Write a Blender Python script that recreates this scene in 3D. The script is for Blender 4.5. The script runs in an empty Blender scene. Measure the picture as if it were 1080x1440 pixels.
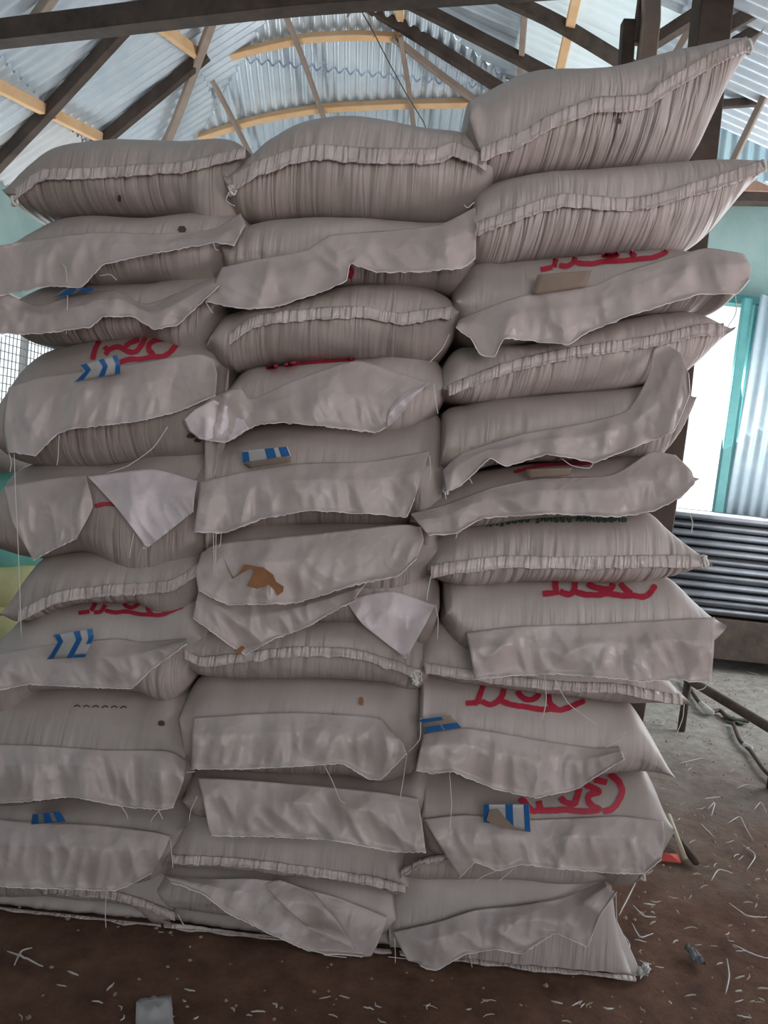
import bpy, bmesh, math, random
from mathutils import Vector, Matrix, noise
from mathutils.bvhtree import BVHTree
random.seed(7)
C = bpy.context.scene.collection
SC = bpy.context.scene

# ------------------------------------------------------------------ camera
F = 1081.0; CX, CY = 540.0, 720.0
CAM = Vector((0, 0, 1.27))
TH = math.radians(4.5); PHI = math.radians(6.2)
fw = Vector((0, math.cos(TH), -math.sin(TH)))
u0 = Vector((0, math.sin(TH), math.cos(TH))); r0 = Vector((1, 0, 0))
rc = math.cos(PHI)*r0 + math.sin(PHI)*u0
uc = -math.sin(PHI)*r0 + math.cos(PHI)*u0
cd = bpy.data.cameras.new('camera'); cam = bpy.data.objects.new('camera', cd); C.objects.link(cam)
cd.sensor_fit = 'VERTICAL'; cd.sensor_height = 36; cd.lens = 36*F/1440; cd.clip_start = 0.05; cd.clip_end = 200
M = Matrix(((rc.x, uc.x, -fw.x, CAM.x), (rc.y, uc.y, -fw.y, CAM.y), (rc.z, uc.z, -fw.z, CAM.z), (0, 0, 0, 1)))
cam.matrix_world = M
SC.camera = cam

# ------------------------------------------------------------------ world, lamps, exposure
SC.view_settings.view_transform = 'Standard'; SC.view_settings.look = 'None'
SC.view_settings.gamma = 1.0; SC.view_settings.use_curve_mapping = False
SC.view_settings.exposure = 0.0
w = bpy.data.worlds.new('sky'); SC.world = w; w.use_nodes = True
nt = w.node_tree; bg = nt.nodes['Background']
bg.inputs[0].default_value = (0.86, 0.94, 1.0, 1); bg.inputs[1].default_value = 1.5
def area(name, loc, target, sx, sy, power, col, spread=180):
    l = bpy.data.lights.new(name, 'AREA'); l.shape = 'RECTANGLE'; l.size = sx; l.size_y = sy
    l.energy = power; l.color = col; l.spread = math.radians(spread)
    o = bpy.data.objects.new(name, l); C.objects.link(o); o.location = loc
    d = Vector(target)-Vector(loc); o.rotation_euler = d.to_track_quat('-Z', 'Y').to_euler()
    return o
area('front_fill_lamp', (0.9, -1.9, 1.7), (0.3, 2.0, 2.1), 1.3, .9, 8.5, (1.0, 0.91, 0.87), 85)  # added fill for the sack fronts, set in an unseen doorway behind the camera
area('side_fill_lamp', (3.9, 0.5, 1.6), (0.8, 2.0, 2.15), 1.2, 1.1, 14, (1.0, 0.925, 0.96), 85)  # added fill from the right front; the door is assumed, out of view
area('daylight_far_window', (2.6, 6.0, 1.6), (1.6, 2.6, 3.2), 1.6, 1.4, 62, (0.93, 0.97, 1.0))
area('daylight_left_window', (-2.9, 5.6, 1.6), (0, 5.0, 3.6), 1.8, 0.9, 55, (0.93, 0.97, 1.0))
area('roof_fill_lamp', (4.0, 4.2, 1.6), (-1.8, 4.5, 3.1), 1.6, 1.6, 105, (0.95, 0.97, 1.0))  # added lamp at an assumed opening, brightens the roof and far room

# ------------------------------------------------------------------ helpers
def ray(px, py):
    return (fw*F + rc*(px-CX) - uc*(py-CY)).normalized()
def at_y(px, py, y):
    d = ray(px, py); return CAM + d*((y-CAM.y)/d.y)
def at_z(px, py, z):
    d = ray(px, py); return CAM + d*((z-CAM.z)/d.z)
def at_plane(px, py, n, k):            # n.p = k
    d = ray(px, py); return CAM + d*((k-n.dot(CAM))/n.dot(d))
def props(o, label=None, cat=None, group=None, kind=None):
    if label: o['label'] = label
    if cat: o['category'] = cat
    if group: o['group'] = group
    if kind: o['kind'] = kind
    return o
def mesh(name, vs, fs, mat, parent=None, smooth=True, uv=None, attr=None, base=None):
    me = bpy.data.meshes.new(name)
    off = parent.location if parent is not None else (Vector(base) if base is not None else Vector((0, 0, 0)))
    if parent is not None and parent.parent is not None: off = off + parent.parent.location
    me.from_pydata([tuple(Vector(v)-off) for v in vs], [], fs)
    if isinstance(mat, (list, tuple)):
        for m in mat: me.materials.append(m)
    else: me.materials.append(mat)
    if smooth: me.polygons.foreach_set('use_smooth', [True]*len(me.polygons))
    if uv:
        l = me.uv_layers.new(name='UVMap')
        for lp in me.loops: l.data[lp.index].uv = uv[lp.vertex_index]
    if attr:
        for k, vals in attr.items():
            a = me.attributes.new(k, 'FLOAT', 'POINT'); a.data.foreach_set('value', vals)
    me.update()
    o = bpy.data.objects.new(name, me); C.objects.link(o)
    if parent is not None: o.parent = parent
    elif base is not None: o.location = base
    return o
def empty(name, loc, **k):
    o = bpy.data.objects.new(name, None); C.objects.link(o); o.location = loc; o.empty_display_size = .05
    return props(o, **k)
def grid_faces(nu, nv, wrap=False):
    f = []
    for i in range(nu-1):
        for j in range(nv if wrap else nv-1):
            j2 = (j+1) % nv
            f.append((i*nv+j, (i+1)*nv+j, (i+1)*nv+j2, i*nv+j2))
    return f
def pchip(pts):
    pts = sorted(pts); xs = [p[0] for p in pts]; ys = [p[1] for p in pts]
    n = len(xs); d = [(ys[i+1]-ys[i])/max(1e-9, xs[i+1]-xs[i]) for i in range(n-1)]
    m = [0]*n; m[0] = d[0]; m[-1] = d[-1]
    for i in range(1, n-1): m[i] = (d[i-1]+d[i])/2
    for i in range(n-1):
        lim = 3*max(abs(d[i]), 1e-6)
        if abs(m[i]) > lim+abs(d[i])*3: m[i] = math.copysign(lim, m[i])
    def f(x):
        if x <= xs[0]: return ys[0]
        if x >= xs[-1]: return ys[-1]
        i = 0
        while x > xs[i+1]: i += 1
        h = xs[i+1]-xs[i]
        if h < 1e-9: return ys[i]
        t = (x-xs[i])/h
        return (2*t**3-3*t*t+1)*ys[i]+(t**3-2*t*t+t)*h*m[i]+(-2*t**3+3*t*t)*ys[i+1]+(t**3-t*t)*h*m[i+1]
    return f
def resample(pts, n, lin=.35):                   # Catmull-Rom through points (tuples of any size), by chord length
    P = [Vector(p) for p in pts]
    if len(P) == 2: return [P[0].lerp(P[1], i/(n-1)) for i in range(n)]
    L = [0]
    for a, b in zip(P, P[1:]): L.append(L[-1]+max(1e-6, (b-a).length))
    out = []
    for i in range(n):
        s = L[-1]*i/(n-1); k = 0
        while k < len(P)-2 and s > L[k+1]: k += 1
        t = (s-L[k])/(L[k+1]-L[k])
        p1, p2 = P[k], P[k+1]; p0 = P[k-1] if k else p1*2-p2; p3 = P[k+2] if k+2 < len(P) else p2*2-p1
        cr = 0.5*((2*p1)+(p2-p0)*t+(2*p0-5*p1+4*p2-p3)*t*t+(3*p1-p0-3*p2+p3)*t**3)
        out.append(cr.lerp(p1.lerp(p2, t), lin))
    return out
def tube(path, r, n=6, taper=None):
    vs, fs = [], []
    P = [Vector(p) for p in path]
    for i, p in enumerate(P):
        d = (P[min(i+1, len(P)-1)]-P[max(i-1, 0)]).normalized()
        a = d.cross(Vector((.3, .5, .8))).normalized(); b = d.cross(a)
        rr = r*(taper(i/(len(P)-1)) if taper else 1)
        for k in range(n):
            t = 2*math.pi*k/n; vs.append(p+(a*math.cos(t)+b*math.sin(t))*rr)
    for i in range(len(P)-1):
        for k in range(n):
            fs.append((i*n+k, i*n+(k+1) % n, (i+1)*n+(k+1) % n, (i+1)*n+k))
    fs.append(tuple(range(n))[::-1]); fs.append(tuple((len(P)-1)*n+k for k in range(n)))
    return vs, fs
def boxvf(c, s, R=None):
    vs = []
    for x in (-1, 1):
        for y in (-1, 1):
            for z in (-1, 1):
                v = Vector((x*s[0]/2, y*s[1]/2, z*s[2]/2))
                if R: v = R @ v
                vs.append(Vector(c)+v)
    return vs, [(0, 1, 3, 2), (4, 6, 7, 5), (0, 4, 5, 1), (2, 3, 7, 6), (0, 2, 6, 4), (1, 5, 7, 3)]
def merge(parts):
    V, Fc = [], []
    for v, f in parts:
        o = len(V); V += list(v); Fc += [tuple(i+o for i in q) for q in f]
    return V, Fc
def bevel(o, wd=.004, seg=2):
    m = o.modifiers.new('bevel', 'BEVEL'); m.width = wd; m.segments = seg; m.limit_method = 'ANGLE'
    return o

# ------------------------------------------------------------------ materials
def newmat(name, base, rough=.6, metal=0.0):
    m = bpy.data.materials.new(name); m.use_nodes = True
    b = m.node_tree.nodes['Principled BSDF']
    b.inputs['Base Color'].default_value = (*base, 1); b.inputs['Roughness'].default_value = rough
    b.inputs['Metallic'].default_value = metal
    return m, m.node_tree, b
def N(nt, t, **k):
    n = nt.nodes.new(t)
    for a, v in k.items():
        if a.startswith('i_'):
            key = a[2:]; key = int(key) if key.isdigit() else key.replace('_', ' ')
            n.inputs[key].default_value = v
        else: setattr(n, a, v)
    return n
def varied(name, c1, c2, scale=6, rough=.7, bump=.2, bscale=60, metal=0.0, stretch=(1, 1, 1), bdist=.004):
    m, t, b = newmat(name, c1, rough, metal)
    tc = N(t, 'ShaderNodeTexCoord'); mp = N(t, 'ShaderNodeMapping'); mp.inputs['Scale'].default_value = stretch
    t.links.new(tc.outputs['Object'], mp.inputs[0])
    n1 = N(t, 'ShaderNodeTexNoise', i_Scale=scale, i_Detail=6.0, i_Roughness=.65); t.links.new(mp.outputs[0], n1.inputs['Vector'])
    r = N(t, 'ShaderNodeValToRGB'); r.color_ramp.elements[0].position = .35; r.color_ramp.elements[1].position = .68
    r.color_ramp.elements[0].color = (*c1, 1); r.color_ramp.elements[1].color = (*c2, 1)
    t.links.new(n1.outputs[0], r.inputs[0]); t.links.new(r.outputs[0], b.inputs['Base Color'])
    n2 = N(t, 'ShaderNodeTexNoise', i_Scale=bscale, i_Detail=4.0); t.links.new(mp.outputs[0], n2.inputs['Vector'])
    bp = N(t, 'ShaderNodeBump', i_Strength=bump, i_Distance=bdist); t.links.new(n2.outputs[0], bp.inputs['Height'])
    t.links.new(bp.outputs[0], b.inputs['Normal'])
    return m
def sack_mat():
    m, t, b = newmat('woven_sack', (.6, .55, .52), .55)
    tc = N(t, 'ShaderNodeTexCoord'); oi = N(t, 'ShaderNodeObjectInfo')
    n1 = N(t, 'ShaderNodeTexNoise', i_Scale=5.0, i_Detail=5.0, i_Roughness=.6); t.links.new(tc.outputs['Object'], n1.inputs['Vector'])
    add = N(t, 'ShaderNodeMath', operation='MULTIPLY_ADD'); add.inputs[1].default_value = .7
    t.links.new(n1.outputs[0], add.inputs[0])
    m2 = N(t, 'ShaderNodeMath', operation='MULTIPLY'); m2.inputs[1].default_value = .35; t.links.new(oi.outputs['Random'], m2.inputs[0])
    t.links.new(m2.outputs[0], add.inputs[2])
    r = N(t, 'ShaderNodeValToRGB'); r.color_ramp.elements[0].position = .3; r.color_ramp.elements[1].position = .75
    r.color_ramp.elements[0].color = (.33, .275, .25, 1); r.color_ramp.elements[1].color = (.45, .385, .365, 1)
    t.links.new(add.outputs[0], r.inputs[0])
    # dusty threads running along the weave
    mp = N(t, 'ShaderNodeMapping'); mp.inputs['Scale'].default_value = (150, 5, 1); t.links.new(tc.outputs['UV'], mp.inputs[0])
    n2 = N(t, 'ShaderNodeTexNoise', i_Scale=1.0, i_Detail=3.0); t.links.new(mp.outputs[0], n2.inputs['Vector'])
    mx = N(t, 'ShaderNodeMixRGB', blend_type='MULTIPLY'); mx.inputs[0].default_value = .12
    t.links.new(r.outputs[0], mx.inputs[1]); t.links.new(n2.outputs[0], mx.inputs[2])
    t.links.new(mx.outputs[0], b.inputs['Base Color'])
    # gathers by the seam
    at = N(t, 'ShaderNodeAttribute', attribute_name='pucker')
    mp3 = N(t, 'ShaderNodeMapping'); mp3.inputs['Scale'].default_value = (40, 4.0, 1); t.links.new(tc.outputs['UV'], mp3.inputs[0])
    n3 = N(t, 'ShaderNodeTexNoise', i_Scale=1.0, i_Detail=2.5, i_Distortion=.5); t.links.new(mp3.outputs[0], n3.inputs['Vector'])
    pw = N(t, 'ShaderNodeMath', operation='POWER'); pw.inputs[1].default_value = 2.2; t.links.new(n3.outputs[0], pw.inputs[0])
    ml = N(t, 'ShaderNodeMath', operation='MULTIPLY'); t.links.new(pw.outputs[0], ml.inputs[0]); t.links.new(at.outputs['Fac'], ml.inputs[1])
    b1 = N(t, 'ShaderNodeBump', i_Strength=1.0, i_Distance=.045); t.links.new(ml.outputs[0], b1.inputs['Height'])
    n4 = N(t, 'ShaderNodeTexNoise', i_Scale=22.0, i_Detail=4.0); t.links.new(tc.outputs['Object'], n4.inputs['Vector'])
    b2 = N(t, 'ShaderNodeBump', i_Strength=.25, i_Distance=.006); t.links.new(n4.outputs[0], b2.inputs['Height']); t.links.new(b1.outputs[0], b2.inputs['Normal'])
    t.links.new(b2.outputs[0], b.inputs['Normal'])
    return m
def flap_mat(name='woven_flap', c=(.60, .515, .50), vs_=9.0):
    m, t, b = newmat(name, c, .36)
    tc = N(t, 'ShaderNodeTexCoord')
    n1 = N(t, 'ShaderNodeTexNoise', i_Scale=9.0, i_Detail=6.0, i_Roughness=.65); t.links.new(tc.outputs['Object'], n1.inputs['Vector'])
    r = N(t, 'ShaderNodeValToRGB'); r.color_ramp.elements[0].position = .3; r.color_ramp.elements[1].position = .6
    r.color_ramp.elements[0].color = (c[0]*.82, c[1]*.79, c[2]*.75, 1); r.color_ramp.elements[1].color = (*c, 1)
    t.links.new(n1.outputs[0], r.inputs[0]); t.links.new(r.outputs[0], b.inputs['Base Color'])
    v = N(t, 'ShaderNodeTexVoronoi', i_Scale=8.0, feature='F1', distance='EUCLIDEAN'); 
    ds = N(t, 'ShaderNodeTexNoise', i_Scale=6.0, i_Detail=3.0); t.links.new(tc.outputs['Object'], ds.inputs['Vector'])
    mxv = N(t, 'ShaderNodeMixRGB'); mxv.inputs[0].default_value = .35
    t.links.new(tc.outputs['Object'], mxv.inputs[1]); t.links.new(ds.outputs[1], mxv.inputs[2]); t.links.new(mxv.outputs[0], v.inputs['Vector'])
    hgt = N(t, 'ShaderNodeTexVoronoi', i_Scale=24.0, feature='F1'); t.links.new(mxv.outputs[0], hgt.inputs['Vector'])
    sm = N(t, 'ShaderNodeMath', operation='MULTIPLY_ADD'); sm.inputs[1].default_value = .45
    t.links.new(hgt.outputs['Distance'], sm.inputs[0]); t.links.new(v.outputs['Distance'], sm.inputs[2])
    b1 = N(t, 'ShaderNodeBump', i_Strength=.2, i_Distance=.02); t.links.new(sm.outputs[0], b1.inputs['Height'])
    n4 = N(t, 'ShaderNodeTexNoise', i_Scale=70.0, i_Detail=3.0); t.links.new(tc.outputs['Object'], n4.inputs['Vector'])
    b2 = N(t, 'ShaderNodeBump', i_Strength=.2, i_Distance=.002); t.links.new(n4.outputs[0], b2.inputs['Height']); t.links.new(b1.outputs[0], b2.inputs['Normal'])
    t.links.new(b2.outputs[0], b.inputs['Normal'])
    tr = N(t, 'ShaderNodeBsdfTranslucent'); tr.inputs[0].default_value = (c[0], c[1], c[2], 1); t.links.new(b2.outputs[0], tr.inputs['Normal'])
    mx = N(t, 'ShaderNodeMixShader'); mx.inputs[0].default_value = .28
    out = t.nodes['Material Output']; t.links.new(b.outputs[0], mx.inputs[1]); t.links.new(tr.outputs[0], mx.inputs[2]); t.links.new(mx.outputs[0], out.inputs[0])
    return m
SACK = sack_mat(); FLAP = flap_mat(); FLAPB = flap_mat('woven_flap_inside', (.80, .71, .74)); HEM = flap_mat('hem_strip', (.68, .59, .57))
def pleats():
    t = HEM.node_tree; b = t.nodes['Principled BSDF']; old = b.inputs['Normal'].links[0].from_socket
    tc = N(t, 'ShaderNodeTexCoord'); mp = N(t, 'ShaderNodeMapping'); mp.inputs['Scale'].default_value = (85, 4, 9); t.links.new(tc.outputs['Object'], mp.inputs[0])
    n = N(t, 'ShaderNodeTexNoise', i_Scale=1.0, i_Detail=1.5); t.links.new(mp.outputs[0], n.inputs['Vector'])
    r = N(t, 'ShaderNodeValToRGB'); r.color_ramp.elements[0].position = .42; r.color_ramp.elements[1].position = .6; t.links.new(n.outputs[0], r.inputs[0])
    bp = N(t, 'ShaderNodeBump', i_Strength=.7, i_Distance=.006); t.links.new(r.outputs[0], bp.inputs['Height']); t.links.new(old, bp.inputs['Normal'])
    t.links.new(bp.outputs[0], b.inputs['Normal'])
pleats()
RED = varied('red_paint', (.42, .02, .05), (.33, .015, .035), 30, .6)
GREEN = varied('green_ink', (.03, .12, .09), (.02, .08, .06), 30, .6)
BLUE = varied('blue_ink', (.01, .085, .26), (.015, .11, .30), 20, .45)
CARDW = varied('card_white', (.42, .40, .40), (.34, .33, .33), 20, .5)
CARDB = varied('card_brown', (.23, .17, .13), (.19, .14, .11), 20, .8)
RUST = varied('brown_paper', (.27, .12, .05), (.18, .075, .03), 30, .8)
DARK = varied('dark_stain', (.09, .05, .04), (.05, .03, .025), 30, .8)
THREAD = newmat('thread', (.62, .58, .55), .7)[0]
WOODD = varied('dark_timber', (.04, .025, .018), (.09, .06, .045), 7, .8, .5, 40, stretch=(1, 1, 1))
WOODG = varied('weathered_timber', (.26, .19, .15), (.34, .26, .21), 7, .8, .4, 40)
WOODO = varied('fresh_timber', (.68, .40, .20), (.78, .50, .28), 5, .65, .2, 40)
TEAL = varied('teal_wall_paint', (.28, .41, .385), (.37, .48, .455), 4, .7, .2, 30)
TEALD = varied('teal_frame_paint', (.07, .28, .28), (.11, .34, .33), 8, .5)
ZINC = varied('zinc_sheet', (.62, .69, .76), (.78, .84, .89), 3.5, .36, .2, 25, metal=.4)
ZINCD = varied('stacked_zinc', (.24, .25, .28), (.34, .35, .38), 5, .45, .2, 30, metal=.3)
EARTH_DARK = varied('grey_rag', (.10, .11, .12), (.2, .21, .22), 20, .8)
PLAST = newmat('plastic_strip', (.5, .47, .44), .5)[0]
STRAW = newmat('straw', (.42, .36, .26), .7)[0]
EDGE = newmat('cut_edge', (.74, .68, .66), .5)[0]
def translucent(name, c):
    m, t, b = newmat(name, c, .5)
    tr = N(t, 'ShaderNodeBsdfTranslucent'); tr.inputs[0].default_value = (*c, 1)
    mx = N(t, 'ShaderNodeMixShader'); mx.inputs[0].default_value = .5
    out = t.nodes['Material Output']; t.links.new(b.outputs[0], mx.inputs[1]); t.links.new(tr.outputs[0], mx.inputs[2]); t.links.new(mx.outputs[0], out.inputs[0])
    return m
CLEAR = translucent('translucent_sheet', (.78, .84, .84))
PALE = varied('pale_sheet', (.52, .52, .53), (.6, .6, .6), 3, .5)
TARP = translucent('clear_film', (.8, .82, .8))
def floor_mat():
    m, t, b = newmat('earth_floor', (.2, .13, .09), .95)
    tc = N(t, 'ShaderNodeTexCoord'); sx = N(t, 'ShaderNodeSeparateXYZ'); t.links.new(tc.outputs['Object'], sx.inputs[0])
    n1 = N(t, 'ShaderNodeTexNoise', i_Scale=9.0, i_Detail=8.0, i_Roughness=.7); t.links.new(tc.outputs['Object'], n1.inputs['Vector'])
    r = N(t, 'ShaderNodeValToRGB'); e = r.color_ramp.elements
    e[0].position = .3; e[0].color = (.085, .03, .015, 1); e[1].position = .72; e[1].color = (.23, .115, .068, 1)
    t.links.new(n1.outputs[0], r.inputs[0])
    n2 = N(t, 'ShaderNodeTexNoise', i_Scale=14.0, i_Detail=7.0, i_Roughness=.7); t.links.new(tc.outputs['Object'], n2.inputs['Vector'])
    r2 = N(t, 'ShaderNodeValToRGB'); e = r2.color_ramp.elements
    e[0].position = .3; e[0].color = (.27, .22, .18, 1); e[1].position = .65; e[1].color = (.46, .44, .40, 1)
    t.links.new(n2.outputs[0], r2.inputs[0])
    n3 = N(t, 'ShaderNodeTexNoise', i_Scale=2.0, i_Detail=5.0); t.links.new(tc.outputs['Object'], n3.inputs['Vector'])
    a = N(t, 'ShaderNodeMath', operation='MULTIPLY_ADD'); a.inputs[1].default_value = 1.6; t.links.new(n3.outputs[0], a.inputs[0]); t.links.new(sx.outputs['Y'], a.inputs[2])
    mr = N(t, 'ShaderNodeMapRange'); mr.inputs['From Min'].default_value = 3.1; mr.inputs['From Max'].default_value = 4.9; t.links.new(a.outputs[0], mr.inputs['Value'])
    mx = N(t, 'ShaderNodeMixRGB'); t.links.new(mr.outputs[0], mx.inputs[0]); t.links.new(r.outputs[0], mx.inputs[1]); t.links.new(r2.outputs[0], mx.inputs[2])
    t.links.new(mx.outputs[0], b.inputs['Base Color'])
    n4 = N(t, 'ShaderNodeTexNoise', i_Scale=45.0, i_Detail=8.0, i_Roughness=.75); t.links.new(tc.outputs['Object'], n4.inputs['Vector'])
    bp = N(t, 'ShaderNodeBump', i_Strength=.9, i_Distance=.02); t.links.new(n4.outputs[0], bp.inputs['Height']); t.links.new(bp.outputs[0], b.inputs['Normal'])
    return m
EARTH = floor_mat()

# ------------------------------------------------------------------ floor and walls
vs = []; nx, ny = 150, 150
for i in range(nx):
    for j in range(ny):
        x = -3.2+7.4*i/(nx-1); y = -3.0+10.8*j/(ny-1)
        bumpy = (noise.noise(Vector((x*3, y*3, 0)))*.008+noise.noise(Vector((x*11, y*11, 3)))*.004)
        vs.append((x, y, -0.008+min(bumpy, .006)))
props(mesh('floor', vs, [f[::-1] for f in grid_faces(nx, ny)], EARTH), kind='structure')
vs, fs = boxvf((0, 0, -.12), (40, 60, .1))
props(mesh('floor', vs, fs, varied('yard_ground', (.4, .34, .27), (.5, .44, .36), 2), smooth=False), label='sunlit yard ground outside the shed', kind='structure')
def wall_holes(name, axis, const, a0, a1, z0, z1, holes, mat, th=.14):
    As = sorted({a0, a1}|{h[0] for h in holes}|{h[1] for h in holes}); Zs = sorted({z0, z1}|{h[2] for h in holes}|{h[3] for h in holes})
    P = []
    for p, q in zip(As, As[1:]):
        for r_, s_ in zip(Zs, Zs[1:]):
            ca, cz = (p+q)/2, (r_+s_)/2
            if any(h[0] < ca < h[1] and h[2] < cz < h[3] for h in holes): continue
            if axis == 'x': P.append(boxvf((const, ca, cz), (th, q-p, s_-r_)))
            else: P.append(boxvf((ca, const, cz), (q-p, th, s_-r_)))
    v, f = merge(P)
    return props(mesh(name, v, f, mat, smooth=False), kind='structure')
YW = 6.2
wl = at_y(955, 560, YW).x; wr = at_y(1043, 560, YW).x; wt = at_y(1015, 424, YW).z; wb = at_y(1000, 722, YW).z-.25
wall_holes('wall_back_right', 'y', YW+.07, 1.3, 4.2, -.05, 3.62, [(wl-.35, wr, wb, wt)], TEAL)
wall_holes('wall_back', 'y', 7.67, -3.1, 1.3, -.05, 3.4, [], TEAL)
wall_holes('wall_return', 'x', 1.3, 6.27, 7.7, -.05, 3.6, [], TEAL)
wall_holes('wall_left', 'x', -3.07, -2.0, 7.7, -.05, 2.88, [(5.3, 7.1, 1.15, 2.12), (0.0, 1.6, 1.1, 2.0)], TEAL)
wall_holes('wall_right', 'x', 4.13, -2.0, 6.2, -.05, 3.1, [(-.3, 1.7, .0, 2.5), (3.4, 5.0, .8, 2.4)], TEAL)  # unseen door and opening, cut to go with the added lamps
wall_holes('wall_front_added', 'y', -2.07, -3.1, 4.2, -.05, 3.0, [(-.7, 1.9, .0, 2.5)], TEAL)  # unseen wall added to hold back sky light from the front
# window frame on the right, with an open leaf
def win(name, parts, mat):
    v, f = merge(parts); o = mesh(name, v, f, mat, smooth=False); bevel(o, .004); return props(o, kind='structure')
fr = []
x0, x1 = wl-.35, wr
fr.append(boxvf(((x0+x1)/2, YW, wt+.02), (x1-x0+.1, .1, .07)))
fr.append(boxvf((x1+.01, YW, (wt+wb)/2), (.06, .1, wt-wb)))
fr.append(boxvf((x0, YW, (wt+wb)/2), (.06, .1, wt-wb)))
fr.append(boxvf(((x0+x1)/2, YW, wb), (x1-x0+.1, .1, .06)))
win('window_1', fr, TEALD)
# mesh window on the left
fr = [boxvf((-3.02, 6.2, 2.12), (.08, 1.9, .06)), boxvf((-3.02, 6.2, 1.15), (.08, 1.9, .06)), boxvf((-3.02, 7.12, 1.63), (.08, .06, 1.0)), boxvf((-3.02, 5.28, 1.63), (.08, .06, 1.0)), boxvf((-3.02, 6.25, 1.63), (.05, .04, 1.0))]
win('window_2', fr, CARDW)
P = []
for k in range(30): P.append(boxvf((-3.0, 5.3+k*.06, 1.63), (.006, .006, .95)))
for k in range(16): P.append(boxvf((-3.0, 6.2, 1.17+k*.06), (.006, 1.8, .006)))
v, f = merge(P); gm = mesh('window_2', v, f, CARDW, smooth=False); gm['kind'] = 'structure'; gm.name = 'window_mesh_2'

# ------------------------------------------------------------------ roof
def zL(x): return 5.30+.80*x
def zR(x): return 4.345-.31*x
def zH(y): return 7.64-.57*y
nLv = Vector((-.80, 0, 1)); nRv = Vector((.31, 0, 1)); nHv = Vector((0, .57, 1))
PL = lambda px, py, o=0: at_plane(px, py, nLv, 5.30-o)
PR = lambda px, py, o=0: at_plane(px, py, nRv, 4.345-o)
PH = lambda px, py, o=0: at_plane(px, py, nHv, 7.64-o)
AMP, PIT = .019, .086
def hipyL(x): return (7.64-zL(x))/.57
def hipyR(x): return (7.64-zR(x))/.57
def corr(name, slope, a0, a1, b0, b1, lift, mat, clip=None):
    """a: across the corrugations, b: down the slope."""
    n = int((a1-a0)/PIT*8)+2; m = 5; vs = []
    for i in range(n):
        a = a0+(a1-a0)*i/(n-1)
        for j in range(m):
            lo, hi = (b0, b1)
            if clip: lo, hi = clip(a, b0, b1)
            b = lo+(hi-lo)*j/(m-1)
            wv = AMP*math.sin(2*math.pi*a/PIT)+lift+.012*j/(m-1)
            if slope == 'L': vs.append((b, a, zL(b)+wv))
            elif slope == 'R': vs.append((b, a, zR(b)+wv))
            else: vs.append((a, b, zH(b)+wv))
    return props(mesh(name, vs, grid_faces(n, m), mat), kind='structure')
XR = -.86
# left slope: b = x from ridge down to eave, limited by hip: y < hipyL(x)  ->  x < xmax(y) when y>5.3
def clipL(a, lo, hi):
    if a > 5.3:
        xm = (7.64-.57*a-5.30)/.80
        return min(lo, xm+.03), min(hi, xm+.03)
    return lo, hi
def clipR(a, lo, hi):
    if a > 5.3:
        xm = (4.345-7.64+.57*a)/.31
        return max(lo, xm-.05), max(hi, xm-.05)
    return lo, hi
for k, (y0, y1) in enumerate([(-2.4, 1.0), (1.0, 3.0), (3.0, 5.2), (5.2, 6.1), (6.1, 7.9)]):
    for q, (b0, b1) in enumerate([(XR, -1.75), (-1.72, -2.55), (-2.5, -3.4)]):
        corr('ceiling', 'L', y0, y1+.03, b0, b1, .01*(2-q), PALE if (q == 2 and k == 3) else ZINC, clipL)
for k, (y0, y1) in enumerate([(-2.4, 1.2), (1.2, 3.4), (3.4, 4.6), (4.6, 5.85), (5.85, 7.0)]):
    for q, (b0, b1) in enumerate([(XR, .58), (.56, 1.4), (1.38, 3.0), (2.97, 4.5)]):
        if y0 > 5.8 and q < 2: pass
        corr('ceiling', 'R', y0, y1+.02, b0, b1, .01*(3-q), CLEAR if (k == 3 and q == 1) or False else ZINC, clipR)
# hip end: b = y, a = x
def clipH(lo_y, hi_y):
    def c(a, lo, hi):
        m = (7.64-zL(a))/.57 if a < XR else (7.64-zR(a))/.57
        return max(lo, m), max(hi, m)
    return c
for q, (y0, y1) in enumerate([(5.2, 5.58), (5.54, 6.22), (6.17, 6.9), (6.85, 7.95)]):
    corr('ceiling', 'H', -3.6, 4.3, y0, y1, .03-.01*q, ZINC, clipH(y0, y1))

# ------------------------------------------------------------------ timbers
def timber(name, pts, wd, ht, mat, label, nrm=Vector((0, 0, 1)), group=None, cat='beam', e0=0, e1=0):
    pts = [Vector(p) for p in pts]
    if e0: pts = [pts[0]+(pts[0]-pts[1]).normalized()*e0]+pts      # the run of the timber beyond the frame
    if e1: pts = pts+[pts[-1]+(pts[-1]-pts[-2]).normalized()*e1]
    P = resample(pts, max(6, len(pts)*5)); vs = []
    for i, p in enumerate(P):
        d = (P[min(i+1, len(P)-1)]-P[max(i-1, 0)]).normalized()
        s = d.cross(nrm).normalized(); u = s.cross(d).normalized()
        j = [noise.noise(p*4+Vector((k*7.1, 0, 0)))*.05 for k in range(4)]
        for k, (a, b) in enumerate([(-1, -1), (1, -1), (1, 1), (-1, 1)]):
            vs.append(p+s*(a*wd/2*(1+j[k]))+u*(b*ht/2*(1+j[(k+1) % 4])))
    n = len(P); fs = []
    for i in range(n-1):
        for k in range(4): fs.append((i*4+k, i*4+(k+1) % 4, (i+1)*4+(k+1) % 4, (i+1)*4+k))
    fs.append((3, 2, 1, 0)); fs.append(tuple((n-1)*4+k for k in range(4)))
    base = (P[0]+P[-1])/2
    o = mesh(name, vs, fs, mat, smooth=False, base=base); bevel(o, .004, 1)
    return props(o, label, cat, group)
up = Vector((0, 0, 1))
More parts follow.
